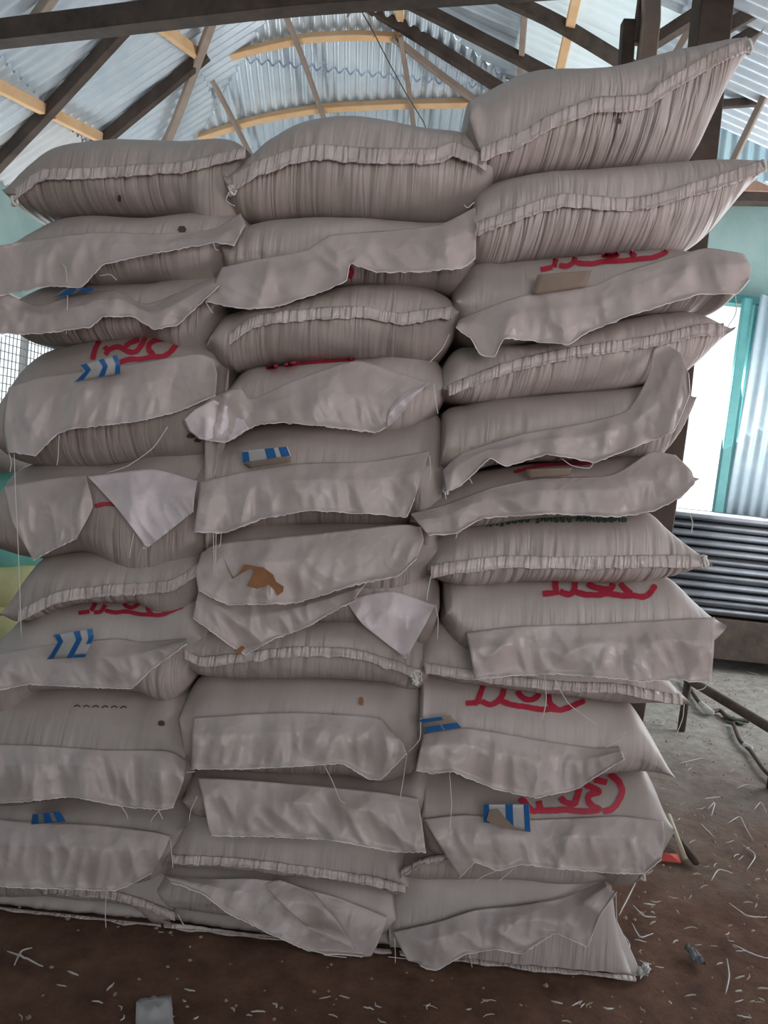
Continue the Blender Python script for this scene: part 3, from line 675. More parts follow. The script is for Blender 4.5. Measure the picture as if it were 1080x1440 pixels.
FL = [
('L2', [[(-25, 350), (30, 340), (130, 327), (230, 329), (300, 322), (338, 300)], [(-28, 378), (30, 368), (95, 372), (150, 350), (230, 342), (300, 332), (345, 315)], [(-30, 420), (20, 412), (70, 402), (115, 405), (145, 372), (220, 356), (300, 341), (330, 345)]]),
('L3', [[(-20, 398), (50, 430), (100, 416), (160, 409), (205, 428), (260, 408), (302, 390)], [(-20, 435), (50, 445), (110, 438), (165, 425), (212, 445), (260, 430), (306, 396)], [(-20, 468), (50, 470), (127, 460), (145, 445), (187, 445), (217, 463), (250, 457), (308, 402)]]),
('L4', [[(12, 545), (50, 532), (90, 526), (170, 514), (274, 498), (300, 505)], [(4, 600), (60, 575), (110, 568), (195, 560), (255, 545), (305, 525)], [(10, 634), (50, 641), (78, 612), (100, 603), (195, 592), (255, 577), (303, 556)]]),
('L5', [[(6, 685), (60, 675), (120, 667)], [(18, 735), (70, 728), (131, 712)], [(47, 788), (76, 772), (108, 757)]]),
('L5', [[(123, 670), (215, 660), (278, 676)], [(165, 715), (225, 712), (274, 697)], [(202, 764), (209, 768), (272, 719)]]),
('L7', [[(-25, 925), (60, 909), (160, 898), (200, 903), (262, 898)], [(-25, 950), (60, 935), (140, 938), (200, 925), (262, 902)], [(-25, 975), (40, 962), (120, 966), (185, 968), (215, 940), (263, 905)]]),
('L8', [[(-35, 1046), (60, 1049), (150, 1055), (235, 1056), (262, 1070)], [(-35, 1092), (60, 1088), (150, 1095), (230, 1098), (258, 1098)], [(-35, 1132), (40, 1126), (100, 1120), (170, 1133), (225, 1138), (244, 1135)]]),
('L9', [[(-35, 1150), (50, 1157), (130, 1160), (215, 1170), (240, 1176)], [(-35, 1200), (50, 1203), (130, 1206), (210, 1205), (228, 1203)], [(-35, 1244), (40, 1248), (100, 1250), (160, 1252), (185, 1243), (213, 1228)]]),
('M2', [[(312, 376), (360, 365), (430, 352), (465, 331), (550, 324), (618, 316), (669, 291)], [(300, 400), (350, 398), (430, 384), (480, 362), (550, 352), (618, 346), (670, 322)], [(289, 424), (340, 434), (385, 432), (440, 415), (487, 396), (492, 370), (530, 383), (590, 382), (650, 377), (669, 362)]]),
('M4', [[(256, 593), (298, 558), (337, 546), (353, 562), (407, 538), (455, 520), (504, 507), (560, 524), (603, 538)], [(262, 604), (310, 585), (350, 578), (400, 572), (460, 560), (520, 556), (555, 562), (585, 555)], [(279, 616), (318, 622), (361, 597), (407, 594), (460, 600), (528, 608), (543, 601), (560, 585)]]),
('M5', [[(281, 678), (340, 664), (420, 652), (520, 649), (570, 640), (604, 634)], [(278, 712), (340, 700), (420, 688), (520, 685), (575, 680), (592, 675)], [(272, 748), (318, 749), (368, 729), (434, 718), (520, 722), (572, 727), (583, 700)]]),
('M7', [[(281, 822), (330, 838), (415, 840), (480, 826), (520, 815)], [(276, 845), (325, 870), (380, 872), (440, 858), (500, 840)], [(271, 868), (318, 903), (345, 921), (384, 899), (434, 880), (480, 853), (500, 845)]]),
('M6', [[(283, 778), (310, 764), (434, 752), (560, 738), (592, 741)], [(275, 805), (320, 800), (415, 800), (500, 785), (560, 775), (596, 760)], [(279, 830), (320, 850), (415, 848), (500, 822), (560, 810), (586, 785)]]),
('M7', [[(484, 843), (550, 831), (612, 851)], [(510, 878), (560, 882), (597, 880)], [(566, 922), (570, 926), (574, 921)]]),
('M9', [[(272, 1010), (342, 1005), (420, 1002), (500, 1006), (535, 1011), (553, 1030)], [(270, 1045), (342, 1043), (420, 1040), (490, 1040), (535, 1052), (566, 1044)], [(269, 1081), (342, 1081), (424, 1077), (481, 1073), (518, 1095), (536, 1096), (572, 1059)]]),
('M10', [[(278, 1094), (342, 1097), (440, 1105), (530, 1114), (588, 1123)], [(288, 1135), (360, 1137), (450, 1142), (530, 1150), (594, 1160)], [(295, 1175), (380, 1176), (460, 1180), (500, 1187), (550, 1197), (599, 1198)]]),
('M12', [[(228, 1228), (281, 1236), (360, 1236), (400, 1243), (473, 1262), (546, 1290)], [(235, 1234), (284, 1247), (345, 1262), (400, 1283), (465, 1305), (530, 1330)], [(240, 1240), (285, 1256), (318, 1282), (383, 1314), (456, 1347), (506, 1374)]]),
('R3', [[(646, 450), (705, 425), (748, 413), (833, 402), (876, 383), (961, 357), (995, 349), (1046, 357)], [(643, 455), (690, 455), (748, 445), (820, 435), (880, 412), (970, 385), (1020, 375), (1056, 376)], [(641, 461), (663, 477), (675, 499), (695, 502), (709, 475), (799, 485), (824, 468), (884, 444), (982, 414), (1037, 413), (1054, 392)]]),
('R5', [[(622, 662), (649, 638), (733, 611), (831, 593), (884, 576), (911, 530), (920, 490), (942, 487)], [(624, 676), (660, 655), (733, 630), (800, 618), (880, 600), (930, 560), (948, 520), (960, 500)], [(627, 691), (649, 682), (689, 643), (711, 656), (769, 638), (836, 650), (889, 630), (947, 607), (970, 553), (968, 525)]]),
('R6', [[(577, 722), (620, 712), (689, 687), (756, 673), (860, 668), (915, 636), (950, 640)], [(590, 738), (630, 730), (690, 706), (756, 696), (860, 693), (930, 668), (972, 662)], [(602, 752), (640, 750), (680, 728), (778, 722), (867, 727), (920, 718), (956, 700), (977, 678)]]),
('R8', [[(656, 890), (729, 881), (825, 878), (921, 873), (1005, 868)], [(662, 920), (740, 914), (830, 912), (925, 912), (1004, 910)], [(667, 954), (777, 947), (849, 952), (900, 958), (945, 955), (1000, 960)]]),
('R10', [[(597, 1030), (657, 1024), (773, 1043), (835, 1052), (872, 1050)], [(590, 1058), (650, 1055), (760, 1082), (830, 1078), (876, 1060)], [(585, 1083), (606, 1087), (637, 1085), (696, 1109), (754, 1121), (812, 1109), (851, 1083), (878, 1067)]]),
('R11', [[(596, 1152), (657, 1146), (734, 1153), (820, 1150), (871, 1148), (933, 1155)], [(620, 1192), (665, 1185), (734, 1188), (820, 1188), (880, 1190), (935, 1182)], [(646, 1234), (668, 1212), (700, 1224), (734, 1215), (800, 1222), (870, 1228), (906, 1228), (930, 1208)]]),
('R13', [[(552, 1311), (618, 1296), (668, 1280), (734, 1273), (793, 1262), (850, 1238)], [(570, 1345), (625, 1325), (680, 1306), (734, 1305), (790, 1290), (855, 1250)], [(589, 1375), (618, 1362), (653, 1342), (696, 1334), (734, 1341), (781, 1311), (826, 1331), (843, 1288), (867, 1254)]]),
]
for i, (n_, rows) in enumerate(FL):
    bright = i in (4, 13)
    sheet(n_, rows, seed=i*1.9+.4, mat=FLAPB if bright else FLAP, cr=.011, edge=True, label='bright inside-out flap' if bright else None)
sheet('M4', [[(259, 590), (275, 575), (300, 562)], [(266, 606), (300, 592), (335, 580)], [(281, 617), (318, 622), (350, 602)]], 'flap_fold', FLAPB, seed=3.3, near=.03, nu=24, label='bright folded end of the flap')
sheet('M4', [[(548, 575), (570, 552), (604, 538)], [(545, 588), (562, 570), (596, 545)], [(543, 602), (556, 590), (590, 552)]], 'flap_fold', FLAPB, seed=4.3, near=.035, nu=24, label='bright folded corner of the flap')
sheet('M12', [[(370, 1243), (395, 1238), (440, 1255)], [(400, 1275), (430, 1278), (470, 1290)], [(440, 1310), (470, 1322), (500, 1335)]], 'flap_fold', FLAP, seed=5.3, near=.03, nu=24)

# ------------------------------------------------------------------ paint marks, cards, threads on the sacks
def chaikin(st, n=2):
    P = [Vector(p) for p in st]
    for _ in range(n):
        if len(P) < 3: break
        Q = [P[0]]
        for a, b in zip(P, P[1:]): Q += [a.lerp(b, .25), a.lerp(b, .75)]
        P = Q+[P[-1]]
    return [(p.x, p.y) for p in P]
def ribbons(nm, strokes, wpx, mat, name, lift=.0025, label=None):
    V, Fc = [], []; k = SK[nm]
    for st in strokes:
        wl_ = wpx
        P = resample(st, max(14, int(len(st)*1.2)), .5); L = []
        for i, p in enumerate(P):
            d = (P[min(i+1, len(P)-1)]-P[max(i-1, 0)]); d = d.normalized() if d.length > 1e-6 else Vector((1, 0))
            nrm = Vector((-d.y, d.x)); row = []; wl_ = wpx*math.sqrt(max(.12, 1-max(0, 1-min(i, len(P)-1-i)/2.2)**2))
            for s in (-1, -.33, .33, 1):
                ww = wl_/2*(1+.18*noise.noise(Vector((p.x*.15, p.y*.15, s))))
                q = p+nrm*(s*ww)
                h, n = hit(q.x, q.y, k['tree'], k['yf'])
                dd = (CAM-h).normalized()
                row.append(h+dd*lift)
            L.append(row)
        o = len(V)
        for r in L: V += r
        Fc += [tuple(q+o for q in f_) for f_ in grid_faces(len(L), 4)]
    ob = mesh(name, V, Fc, mat, k['root'])
    if label: ob['label'] = label
    return ob
def logo(ox, oy, sx, sy, rot=0):
    """the looped mark: tall end strokes, two bowls, an underline, an open bracket"""
    base = [
        [(0, .62), (.03, .86), (.10, .95), (.13, .80)],
        [(.13, .80), (.12, .45), (.15, .2)],
        [(.13, .80), (.2, .98), (.27, .86), (.27, .5), (.29, .3)],
        [(.27, .86), (.34, .98), (.42, .9), (.47, .6), (.44, .35), (.36, .38), (.35, .6), (.42, .86), (.5, .93)],
        [(.5, .93), (.6, .86), (.64, .7), (.57, .58), (.63, .45), (.66, .3), (.58, .22)],
        [(.27, .96), (.45, 1.04), (.62, 1.0), (.74, 1.06), (.86, .98), (.96, .72), (.98, .42), (.9, .12), (.78, .0), (.68, .08)],
    ]
    return [[(ox+x*sx, oy+y*sy+x*rot) for x, y in s] for s in base]
def clipst(strokes, f):
    out = []
    for s in strokes:
        cur = []
        for p in resample(chaikin(s), 60, .5):
            if f(p.x, p.y): cur.append((p.x, p.y))
            else:
                if len(cur) > 3: out.append(cur)
                cur = []
        if len(cur) > 3: out.append(cur)
    return out
def paint(nm, strokes, wpx, mat=RED, name='painted_mark', label='red painted mark'):
    k = SK[nm]
    def vis(x, y):
        h = k['tree'].ray_cast(CAM, ray(x, y), 4.5)
        if h[0] is None: return False
        a = ALL.ray_cast(CAM, ray(x, y), 4.5)
        return h[0].y < a[0].y+.03 and h[0].y < k['yf']+.3
    st = clipst(strokes, vis)
    if st: ribbons(nm, st, wpx, mat, name, label=label)
paint('R11', [
    [(731, 1123), (736, 1126), (741, 1133), (750, 1142), (759, 1138)], [(758, 1126), (760, 1138)],
    [(756, 1140), (780, 1140), (796, 1138), (814, 1141), (830, 1141), (843, 1139)],
    [(788, 1121), (795, 1129), (808, 1131), (811, 1124), (815, 1108)],
    [(822, 1103), (833, 1107), (846, 1114), (831, 1116), (826, 1122), (830, 1132), (846, 1140)],
    [(836, 1096), (854, 1100)],
    [(852, 1087), (862, 1091), (871, 1100), (876, 1112), (871, 1126), (862, 1138), (848, 1142)],
], 9)
paint('R10', [[(655, 989), (672, 988)], [(680, 962), (678, 969), (674, 979), (671, 990)], [(677, 986), (688, 992), (699, 988), (707, 979), (709, 966)],
    [(703, 985), (721, 992), (736, 993), (758, 998), (777, 997), (790, 999), (807, 992), (823, 985)], [(727, 970), (732, 979), (740, 984), (751, 984), (760, 975)], [(771, 976), (773, 990), (783, 997)]], 8)
paint('R8', [[(763, 835), (779, 834)], [(781, 815), (782, 837)], [(787, 831), (794, 835), (802, 836), (808, 831), (809, 818)],
    [(808, 832), (823, 836), (840, 837), (855, 834), (873, 838), (892, 837), (904, 840), (914, 835), (922, 822)], [(826, 820), (831, 824), (844, 828), (860, 829), (862, 820)], [(872, 820), (878, 827), (888, 835)]], 8.5)
paint('R3', [[(760, 379), (777, 376)], [(786, 352), (783, 360), (779, 376)], [(786, 373), (798, 375), (808, 368), (809, 354)],
    [(808, 368), (819, 371), (832, 371), (851, 367), (874, 367), (898, 364), (917, 363), (937, 355), (946, 347), (932, 344)], [(837, 350), (843, 357), (856, 360), (870, 358), (876, 348)], [(913, 347), (886, 354), (894, 361)]], 7.5)
paint('R6', [[(722, 664), (750, 656), (790, 652), (830, 652), (840, 645)], [(750, 656), (770, 648), (800, 644)]], 5)
paint('L7', [[(110, 862), (126, 860)], [(136, 846), (132, 852), (128, 859)], [(132, 861), (142, 861), (148, 850)],
    [(147, 858), (161, 862), (177, 859), (196, 864), (213, 864), (225, 866), (241, 859), (258, 852)], [(174, 848), (178, 853), (187, 855), (196, 848)], [(206, 848), (208, 859), (214, 863)]], 6)
paint('L4', [[(142, 474), (139, 480), (133, 492), (130, 506)], [(147, 487), (152, 493), (148, 499)], [(150, 494), (158, 489), (166, 487), (172, 489), (178, 494), (190, 496), (198, 487), (205, 474)], [(176, 487), (182, 482), (196, 477)],
    [(167, 510), (180, 505), (200, 505), (217, 501), (230, 502), (240, 495), (250, 482), (264, 464)], [(233, 477), (220, 477), (210, 483), (208, 492), (217, 499)]], 7.5)
paint('L5', [[(133, 712), (148, 708), (166, 710)]], 6)
paint('M4', [[(374, 518), (395, 514), (430, 510), (470, 507), (500, 505)], [(384, 516), (398, 508), (410, 513), (425, 505)]], 5)
paint('M2', [[(489, 372), (496, 380), (492, 392)]], 6)
# green row of small glyphs
gl = []
xx = 684
random.seed(3)
while xx < 875:
    t = (xx-684)/190; yy = 739-7*min(1, t*4)
    k = random.choice([0, 1, 2, 3])
    if k == 0: gl.append([(xx, yy), (xx+3, yy-4), (xx+7, yy-1), (xx+4, yy+2), (xx, yy)])
    elif k == 1: gl.append([(xx, yy+1), (xx+2, yy-4), (xx+6, yy-3), (xx+6, yy+2)])
    elif k == 2: gl.append([(xx, yy-4), (xx+5, yy-4), (xx+3, yy), (xx+7, yy+2), (xx+1, yy+3)])
    else: gl.append([(xx+1, yy-4), (xx+2, yy+2), (xx+6, yy+1), (xx+5, yy-3)])
    xx += 9 if not (736 < xx < 742 or 795 < xx < 803) else 14
paint('R7', gl, 2.8, GREEN, 'green_printing', 'row of small green printed characters')
# dark faint writing on L8
random.seed(5)
paint('L8', [[(x, 991+.02*x+random.uniform(-2, 2)), (x+5, 989+.02*x), (x+9, 992+.02*x)] for x in range(104, 180, 13)], 1.8, DARK, 'faint_writing', 'faint dark handwriting')
paint('M1', [[(x, 157+.002*(x-480)**2*.4), (x+6, 158+.002*(x-480)**2*.4)] for x in range(450, 560, 12)], 1.6, DARK, 'faint_writing', 'faint dark dashes')
def spot(nm, cx, cy, rx, ry, mat, name, label, seed=1):
    k = SK[nm]; n = 18; V = []; h, _ = hit(cx, cy); V.append(h+(CAM-h).normalized()*.004)
    for ring in (.5, 1):
        for i in range(n):
            a = 2*math.pi*i/n; r = ring*(1+.35*noise.noise(Vector((math.cos(a)*2, math.sin(a)*2, seed))))
            h, _ = hit(cx+rx*r*math.cos(a), cy+ry*r*math.sin(a)); V.append(h+(CAM-h).normalized()*.004)
    Fc = [(0, 1+i, 1+(i+1) % n) for i in range(n)]+[(1+i, 1+n+i, 1+n+(i+1) % n, 1+(i+1) % n) for i in range(n)]
    o = mesh(name, V, Fc, mat, k['root']); o['label'] = label
spot('L1', 168, 279, 2.5, 5, DARK, 'stain', 'small dark hole'); spot('L2', 256, 322, 6, 4.5, DARK, 'stain', 'reddish dark stain')
spot('L8', 227, 1017, 5, 4, DARK, 'stain', 'small dark tear'); spot('M9', 508, 986, 3.5, 6, RUST, 'stain', 'small rusty spot'); spot('R1', 871, 170, 3, 4, DARK, 'stain', 'small dark spot')
spot('L4', 268, 613, 6, 3.5, DARK, 'stain', 'small dark spot'); spot('L4', 278, 619, 5, 3, DARK, 'stain', 'small dark spot')
# brown patch in the torn flap of M6 : irregular outline placed just in front of the flap
def patch(nm, poly, y, mat, name, label=None, th=.0015):
    V = [at_y(p[0], p[1], y) for p in poly]; n = len(V)
    V2 = [v+Vector((0, th, 0)) for v in V]
    Fc = [tuple(range(n)), tuple(range(2*n-1, n-1, -1))]+[(i, n+i, n+(i+1) % n, (i+1) % n) for i in range(n)]
    o = mesh(name, V+V2, Fc, mat, SK[nm]['root'], smooth=False)
    if label: o['label'] = label
    return o
patch('M6', [(314, 784), (320, 800), (327, 814), (340, 806), (352, 800), (358, 803), (352, 815), (347, 824), (362, 828), (378, 822), (386, 830), (390, 838), (398, 832), (399, 825), (388, 818), (384, 808), (370, 798), (352, 795), (343, 794), (336, 806), (328, 812), (320, 797)], 1.818, RUST, 'torn_brown_patch', 'brown paper showing through a tear')
patch('M7', [(331, 915), (340, 908), (345, 911), (336, 921)], 1.81, RUST, 'torn_brown_patch', 'brown scrap at the flap tip')

def card(nm, quad, bands, y, mat=CARDW, label='blue and white printed card', tilt=.01, fold=None):
    """rows of (left, right) pixel points from the top edge down; bands: (s0, s1, t0, t1) printed stripes"""
    k = SK[nm]; root = k['root']
    rows = quad if isinstance(quad[0][0], tuple) else [(quad[0], quad[1]), (quad[3], quad[2])]
    def P(s, t, o=0):
        q = t*(len(rows)-1); k_ = min(int(q), len(rows)-2); f = q-k_
        p = Vector(rows[k_][0]).lerp(Vector(rows[k_][1]), s).lerp(Vector(rows[k_+1][0]).lerp(Vector(rows[k_+1][1]), s), f)
        return at_y(p.x, p.y, y-tilt*(1-t)-.006*math.sin(s*math.pi)-(.008*math.sin(t*math.pi) if len(rows) > 2 else 0)-o)
    n = 10; V = []
    for i in range(n):
        for j in range(7): V.append(P(i/(n-1), j/6))
    o = mesh('label_card', V, grid_faces(n, 7), mat, root); o['label'] = label
    so = o.modifiers.new('solid', 'SOLIDIFY'); so.thickness = .0012
    if bands:
        V, Fc = [], []
        for (s0, s1, t0, t1) in bands:
            V = []
            for i in range(4):
                for j in range(7): V.append(P(s0+(s1-s0)*i/3, t0+(t1-t0)*j/6, .002))
            b = mesh('printed_stripe', V, grid_faces(4, 7), BLUE, root)
            b.parent = o                     # a sub-part of the card
    return o
card('L4', [((111, 514), (164, 499)), ((118, 522), (169, 511)), ((104, 537), (169, 525))], [(.04, .2, .0, 1), (.52, .66, 0, 1), (.88, 1, 0, 1)], 1.84, label='curled blue striped card')
card('L7', [((74, 893), (130, 884)), ((80, 903), (132, 897)), ((66, 927), (119, 924))], [(.03, .17, 0, 1), (.52, .68, 0, 1), (.86, 1, 0, .65), (.7, 1, .92, 1)], 1.835, label='blue and white card standing up')
card('L9', [(46, 1145), (84, 1141), (93, 1155), (44, 1159)], [(.0, .2, 0, 1), (.38, .62, 0, 1), (.75, 1, 0, 1)], 1.85, EARTH_DARK, label='small dark blue striped card')
card('L3', [(90, 407), (132, 404), (130, 409), (74, 418)], [(.1, .45, 0, 1), (.6, 1, 0, 1)], 1.85, EARTH_DARK, label='edge of a blue striped card')
card('M5', [(340, 634), (404, 628), (410, 642), (342, 652)], [(0, .14, .1, .9), (.5, .7, 0, .9), (.8, .98, 0, .9)], 1.85, label='blue and white card with brown back')
card('M5', [(342, 652), (409, 641), (409, 648), (350, 658)], None, 1.85, CARDB, label='brown folded edge of the card')
card('R3', [(756, 386), (832, 380), (824, 403), (748, 415)], None, 1.82, CARDB, label='plain brown card')
card('R6', [(740, 660), (805, 658), (800, 668), (742, 672)], None, 1.84, CARDB, label='edge of a brown card')
card('R10', [(590, 1012), (633, 1006), (650, 1024), (596, 1032)], [(0, .7, 0, .25), (.06, 1, .55, .95)], 1.84, CARDB, label='blue and brown card tucked at the end')
card('R11', [(680, 1131), (744, 1131), (746, 1170), (680, 1156)], [(0, .12, 0, 1), (.48, .64, 0, 1), (.88, 1, 0, 1)], 1.83, label='blue bordered card')
patch('R11', [(688, 1140), (700, 1137), (712, 1152), (728, 1168), (705, 1163), (684, 1154)], 1.8155, CARDB, 'card_fold', 'brown folded back of the card')

def thread(nm, pts, r=.0011, y=None):
    k = SK[nm]; P = []
    for p in resample(pts, 16):
        h, _ = hit(p.x, p.y, None, k['yf']); yy = min(k['yf']-.05, h.y-.01)
        P.append(at_y(p.x, p.y, yy))
    for p in P: p.z = max(p.z, .004)
    v, f = tube(P, r, 4); mesh('loose_thread', v, f, THREAD, k['root'])
T = [('L4', [(20, 637), (22, 700), (26, 780), (30, 900)]), ('L4', [(83, 612), (82, 640), (80, 655)]), ('L4', [(236, 600), (215, 630), (180, 655), (150, 665)]), ('L4', [(12, 635), (16, 650), (14, 664)]),
 ('L5', [(188, 750), (184, 770), (182, 785)]), ('L2', [(88, 372), (93, 380), (95, 420), (93, 470)]), ('L2', [(300, 341), (303, 350), (307, 352)]), ('L2', [(140, 388), (155, 386), (164, 394)]),
 ('L5', [(205, 765), (201, 772), (207, 770)]), ('L8', [(170, 1133), (178, 1145), (180, 1152)]), ('L8', [(225, 1138), (215, 1150), (212, 1156)]), ('L8', [(222, 1138), (229, 1152)]), ('L8', [(262, 1086), (275, 1085)]),
 ('L9', [(150, 1253), (148, 1280), (149, 1305)]), ('L9', [(240, 1180), (243, 1220)]), ('L11', [(222, 1320), (228, 1330), (222, 1336)]), ('L10', [(250, 1286), (258, 1300), (264, 1303)]),
 ('M2', [(322, 1)] if False else [(289, 424), (296, 436), (300, 440)]), ('M1', [(322, 270), (318, 282), (330, 290)]), ('M1', [(667, 284), (658, 292), (652, 288)]), ('M3', [(632, 470), (622, 490), (604, 510)]),
 ('M5', [(300, 748), (301, 790), (300, 820)]), ('M5', [(304, 748), (303, 800), (304, 812)]), ('M5', [(311, 749), (310, 765), (307, 770)]), ('M4', [(610, 540), (613, 565), (616, 582)]), ('M5', [(604, 640), (606, 665), (605, 676)]),
 ('M7', [(612, 851), (616, 870), (615, 900)]), ('M6', [(606, 810), (602, 830), (600, 845)]), ('M7', [(330, 846), (300, 812), (290, 800)]), ('M8', [(592, 950), (580, 960), (588, 965)]), ('M9', [(456, 1076), (468, 1100), (478, 1125), (486, 1130)]), ('M9', [(572, 1060), (568, 1090), (562, 1125)]),
 ('M9', [(592, 1010), (590, 1040), (574, 1058)]), ('M10', [(277, 1120), (268, 1140), (266, 1155)]), ('M12', [(456, 1347), (470, 1352), (486, 1356)]), ('R3', [(1034, 412), (1035, 440), (1022, 462)]), ('R6', [(643, 750), (641, 757)]),
 ('R5', [(626, 691), (627, 702)]), ('R5', [(660, 672), (664, 680)]), ('R5', [(790, 645), (805, 655), (830, 658), (838, 640)]), ('R7', [(970, 722), (974, 735), (972, 750)]), ('R8', [(1000, 955), (990, 968), (975, 972)]), ('R8', [(766, 950), (768, 985), (762, 1015)]),
 ('R8', [(780, 955), (800, 990), (840, 1020)]), ('R9', [(962, 990), (960, 1010), (950, 1036)]), ('R10', [(632, 1086), (635, 1130), (632, 1170)]), ('R10', [(850, 1052), (872, 1040), (880, 1028)]), ('R11', [(700, 1224), (680, 1232), (668, 1240)]), ('R11', [(905, 1228), (906, 1238), (903, 1236)]),
 ('R11', [(730, 1215), (710, 1232), (700, 1240)]), ('R13', [(660, 1342), (664, 1360)]), ('R13', [(555, 1320), (556, 1350), (553, 1372)]), ('R13', [(866, 1255), (868, 1300), (880, 1330)]), ('M13', [(544, 1360), (565, 1375), (575, 1390)])]
for nm, pts in T: thread(nm, pts)
# knotted ends
def knot(nm, px, py, r, seed):
    h, _ = hit(px, py, None, SK[nm]['yf']); c = at_y(px, py, min(h.y-.012, SK[nm]['yf']-.01)); 
    P = [c+Vector((math.cos(t*1.7+seed)*r*(.6+.3*math.sin(t)), math.sin(t*.9)*r*.5-.002, math.sin(t*1.3+seed)*r)) for t in [i*.45 for i in range(26)]]
    for p in P: p.z = max(p.z, .006)
    v, f = tube(P, r*.28, 6); mesh('knotted_end', v, f, THREAD, SK[nm]['root'])
for a in [('R7', 989, 790, .014, 1), ('R1', 1052, 66, .013, 2), ('R2', 1073, 233, .011, 3), ('M8', 585, 952, .016, 4), ('M1', 326, 268, .011, 5), ('L1', 20, 283, .010, 6), ('R3', 690, 488, .01, 7), ('R11', 905, 1234, .007, 8), ('R5', 627, 690, .008, 9)]: knot(*a)

# ------------------------------------------------------------------ things by the right wall
def fz(px, py, z=0.0): return at_z(px, py, z)
# stack of corrugated sheets on a timber bearer
bx0, bx1 = 1.6, 4.0; yb = 5.25
zt = at_y(1010, 724, yb).z; zb_ = at_y(1010, 868, yb).z
nsh = 12
for k in range(nsh):
    z = zb_+(zt-zb_)*(k+.5)/nsh; V = []; n = 60; x_ = bx0+random.uniform(-.04, .04); dy = random.uniform(-.03, .03)
    for j in range(n):
        yy = yb+dy+.75*j/(n-1)
        zz = z+.014*math.sin(2*math.pi*(yy-yb)/.09+.9)
        for i in range(4): V.append((x_+(bx1-bx0)*i/3, yy, zz))
    # turned down front lip
    o = mesh('corrugated_sheet', V, [f_[::-1] for f_ in grid_faces(n, 4)], ZINCD, base=(2.8, 5.6, z))
    so = o.modifiers.new('solid', 'SOLIDIFY'); so.thickness = .024; so.offset = 0
    pos = ['lowest', 'second lowest', 'third', 'fourth', 'fifth', 'sixth', 'seventh', 'eighth', 'ninth', 'tenth', 'second topmost', 'topmost'][k]
    props(o, 'grey corrugated metal sheet, %s of the pile under the bright window' % pos, 'metal sheet', 'pile of corrugated sheets')
hb = zb_-at_y(1010, 925, yb).z
timber('timber_bearer', [Vector((1.5, yb+.06, zb_-hb/2-.01)), Vector((4.05, yb+.06, zb_-hb/2-.01))], .12, hb, WOODD, 'thick dark timber carrying the pile of corrugated sheets')
timber('timber_bearer', [Vector((1.5, yb+.62, zb_-hb/2-.01)), Vector((4.05, yb+.62, zb_-hb/2-.01))], .12, hb, WOODD, 'rear dark timber under the pile of corrugated sheets')
for (x_, y_) in ((1.75, yb+.06), (1.75, yb+.62), (3.9, yb+.06), (3.9, yb+.62)):
    timber('bearer_block', [Vector((x_, y_, 0)), Vector((x_, y_, zb_-hb-.01))], .14, .12, WOODD, 'short dark block holding the sheet pile off the ground', Vector((0, 1, 0)), group='blocks under the sheet pile', cat='block')
# tall pale ribbed panels at the right of the window
V = []; n = 80
A = at_y(1057, 500, 5.95).x
for i in range(n):
    x_ = A+.9*i/(n-1)
    for z in (.9, 1.8, 2.75): V.append((x_+.0*z, 5.95+.012*math.sin(x_*70)+.05*(2.75-z), z))
o = mesh('leaning_ribbed_panel', V, grid_faces(n, 3), varied('pale_blue_sheet', (.46, .58, .64), (.62, .70, .74), 4, .4, metal=.1)); so = o.modifiers.new('s', 'SOLIDIFY'); so.thickness = .008
props(o, 'pale blue ribbed panel standing on edge at the right of the window', 'panel')
v, f = boxvf((A-.06, 6.02, (wt+wb)/2), (.07, .05, wt-wb)); o = mesh('window_shutter', v, f, TEALD, smooth=False, base=(A-.06, 6.02, wb)); bevel(o); props(o, 'narrow teal shutter leaf folded against the bright window', 'shutter')
v, f = boxvf((at_y(1010, 665, 6.4).x, 6.35, at_y(1010, 640, 6.4).z), (.012, .012, 1.2)); 
# fallen pole and cables on the floor
p0, p1 = at_y(968, 955, 3.9), at_y(1110, 1040, 3.3)
v, f = tube(resample([p0, p0.lerp(p1, .5), p1], 14), .024, 10); o = mesh('wooden_pole', v, f, WOODD); props(o, 'dark round pole slanting above the floor by the right column', 'pole')
v, f = tube([p1+Vector((0, 0, -.0)), p1.lerp(p0, -.2), Vector((p1.x+.05, p1.y, .02))], .022, 8); o = mesh('pole_support', v, f, WOODD); props(o, 'short stake under the outer end of the slanting pole', 'stake')
v, f = tube([Vector((p0.x, p0.y, 0)), p0+Vector((0, 0, .02))], .02, 8); o = mesh('pole_support', v, f, WOODD); props(o, 'short stake under the inner end of the slanting pole', 'stake')
def cable(pts, r, mat, name, label, cat='cord'):
    v, f = tube([fz(p.x, p.y)+Vector((0, 0, r+.004)) for p in resample(pts, 40)], r, 6); return props(mesh(name, v, f, mat), label, cat)
cable([(962, 958), (978, 985), (995, 1005), (1012, 1003), (1025, 1015), (1052, 1018)], .012, WOODD, 'torn_strap', 'dark strap end lying on the pale floor below the sheet pile')
cable([(1030, 1020), (1040, 1045), (1055, 1060), (1075, 1088), (1100, 1110)], .010, WOODD, 'torn_strap', 'dark strap trailing to the right edge of the floor')
cable([(985, 995), (1000, 1008), (990, 1002)], .018, PLAST, 'plastic_scrap', 'pale scrap caught in the dark strap', 'scrap')
cable([(1046, 1052), (1056, 1058)], .014, PLAST, 'plastic_scrap', 'pale scrap tied on the trailing strap', 'scrap')
v, f = tube([fz(938, 1165)+Vector((0, 0, .05)), fz(950, 1188)+Vector((0, 0, .03)), fz(963, 1213)+Vector((0, 0, .012))], .009, 7); props(mesh('stick', v, f, STRAW), 'pale stick leaning on the ground beside the right column', 'stick')
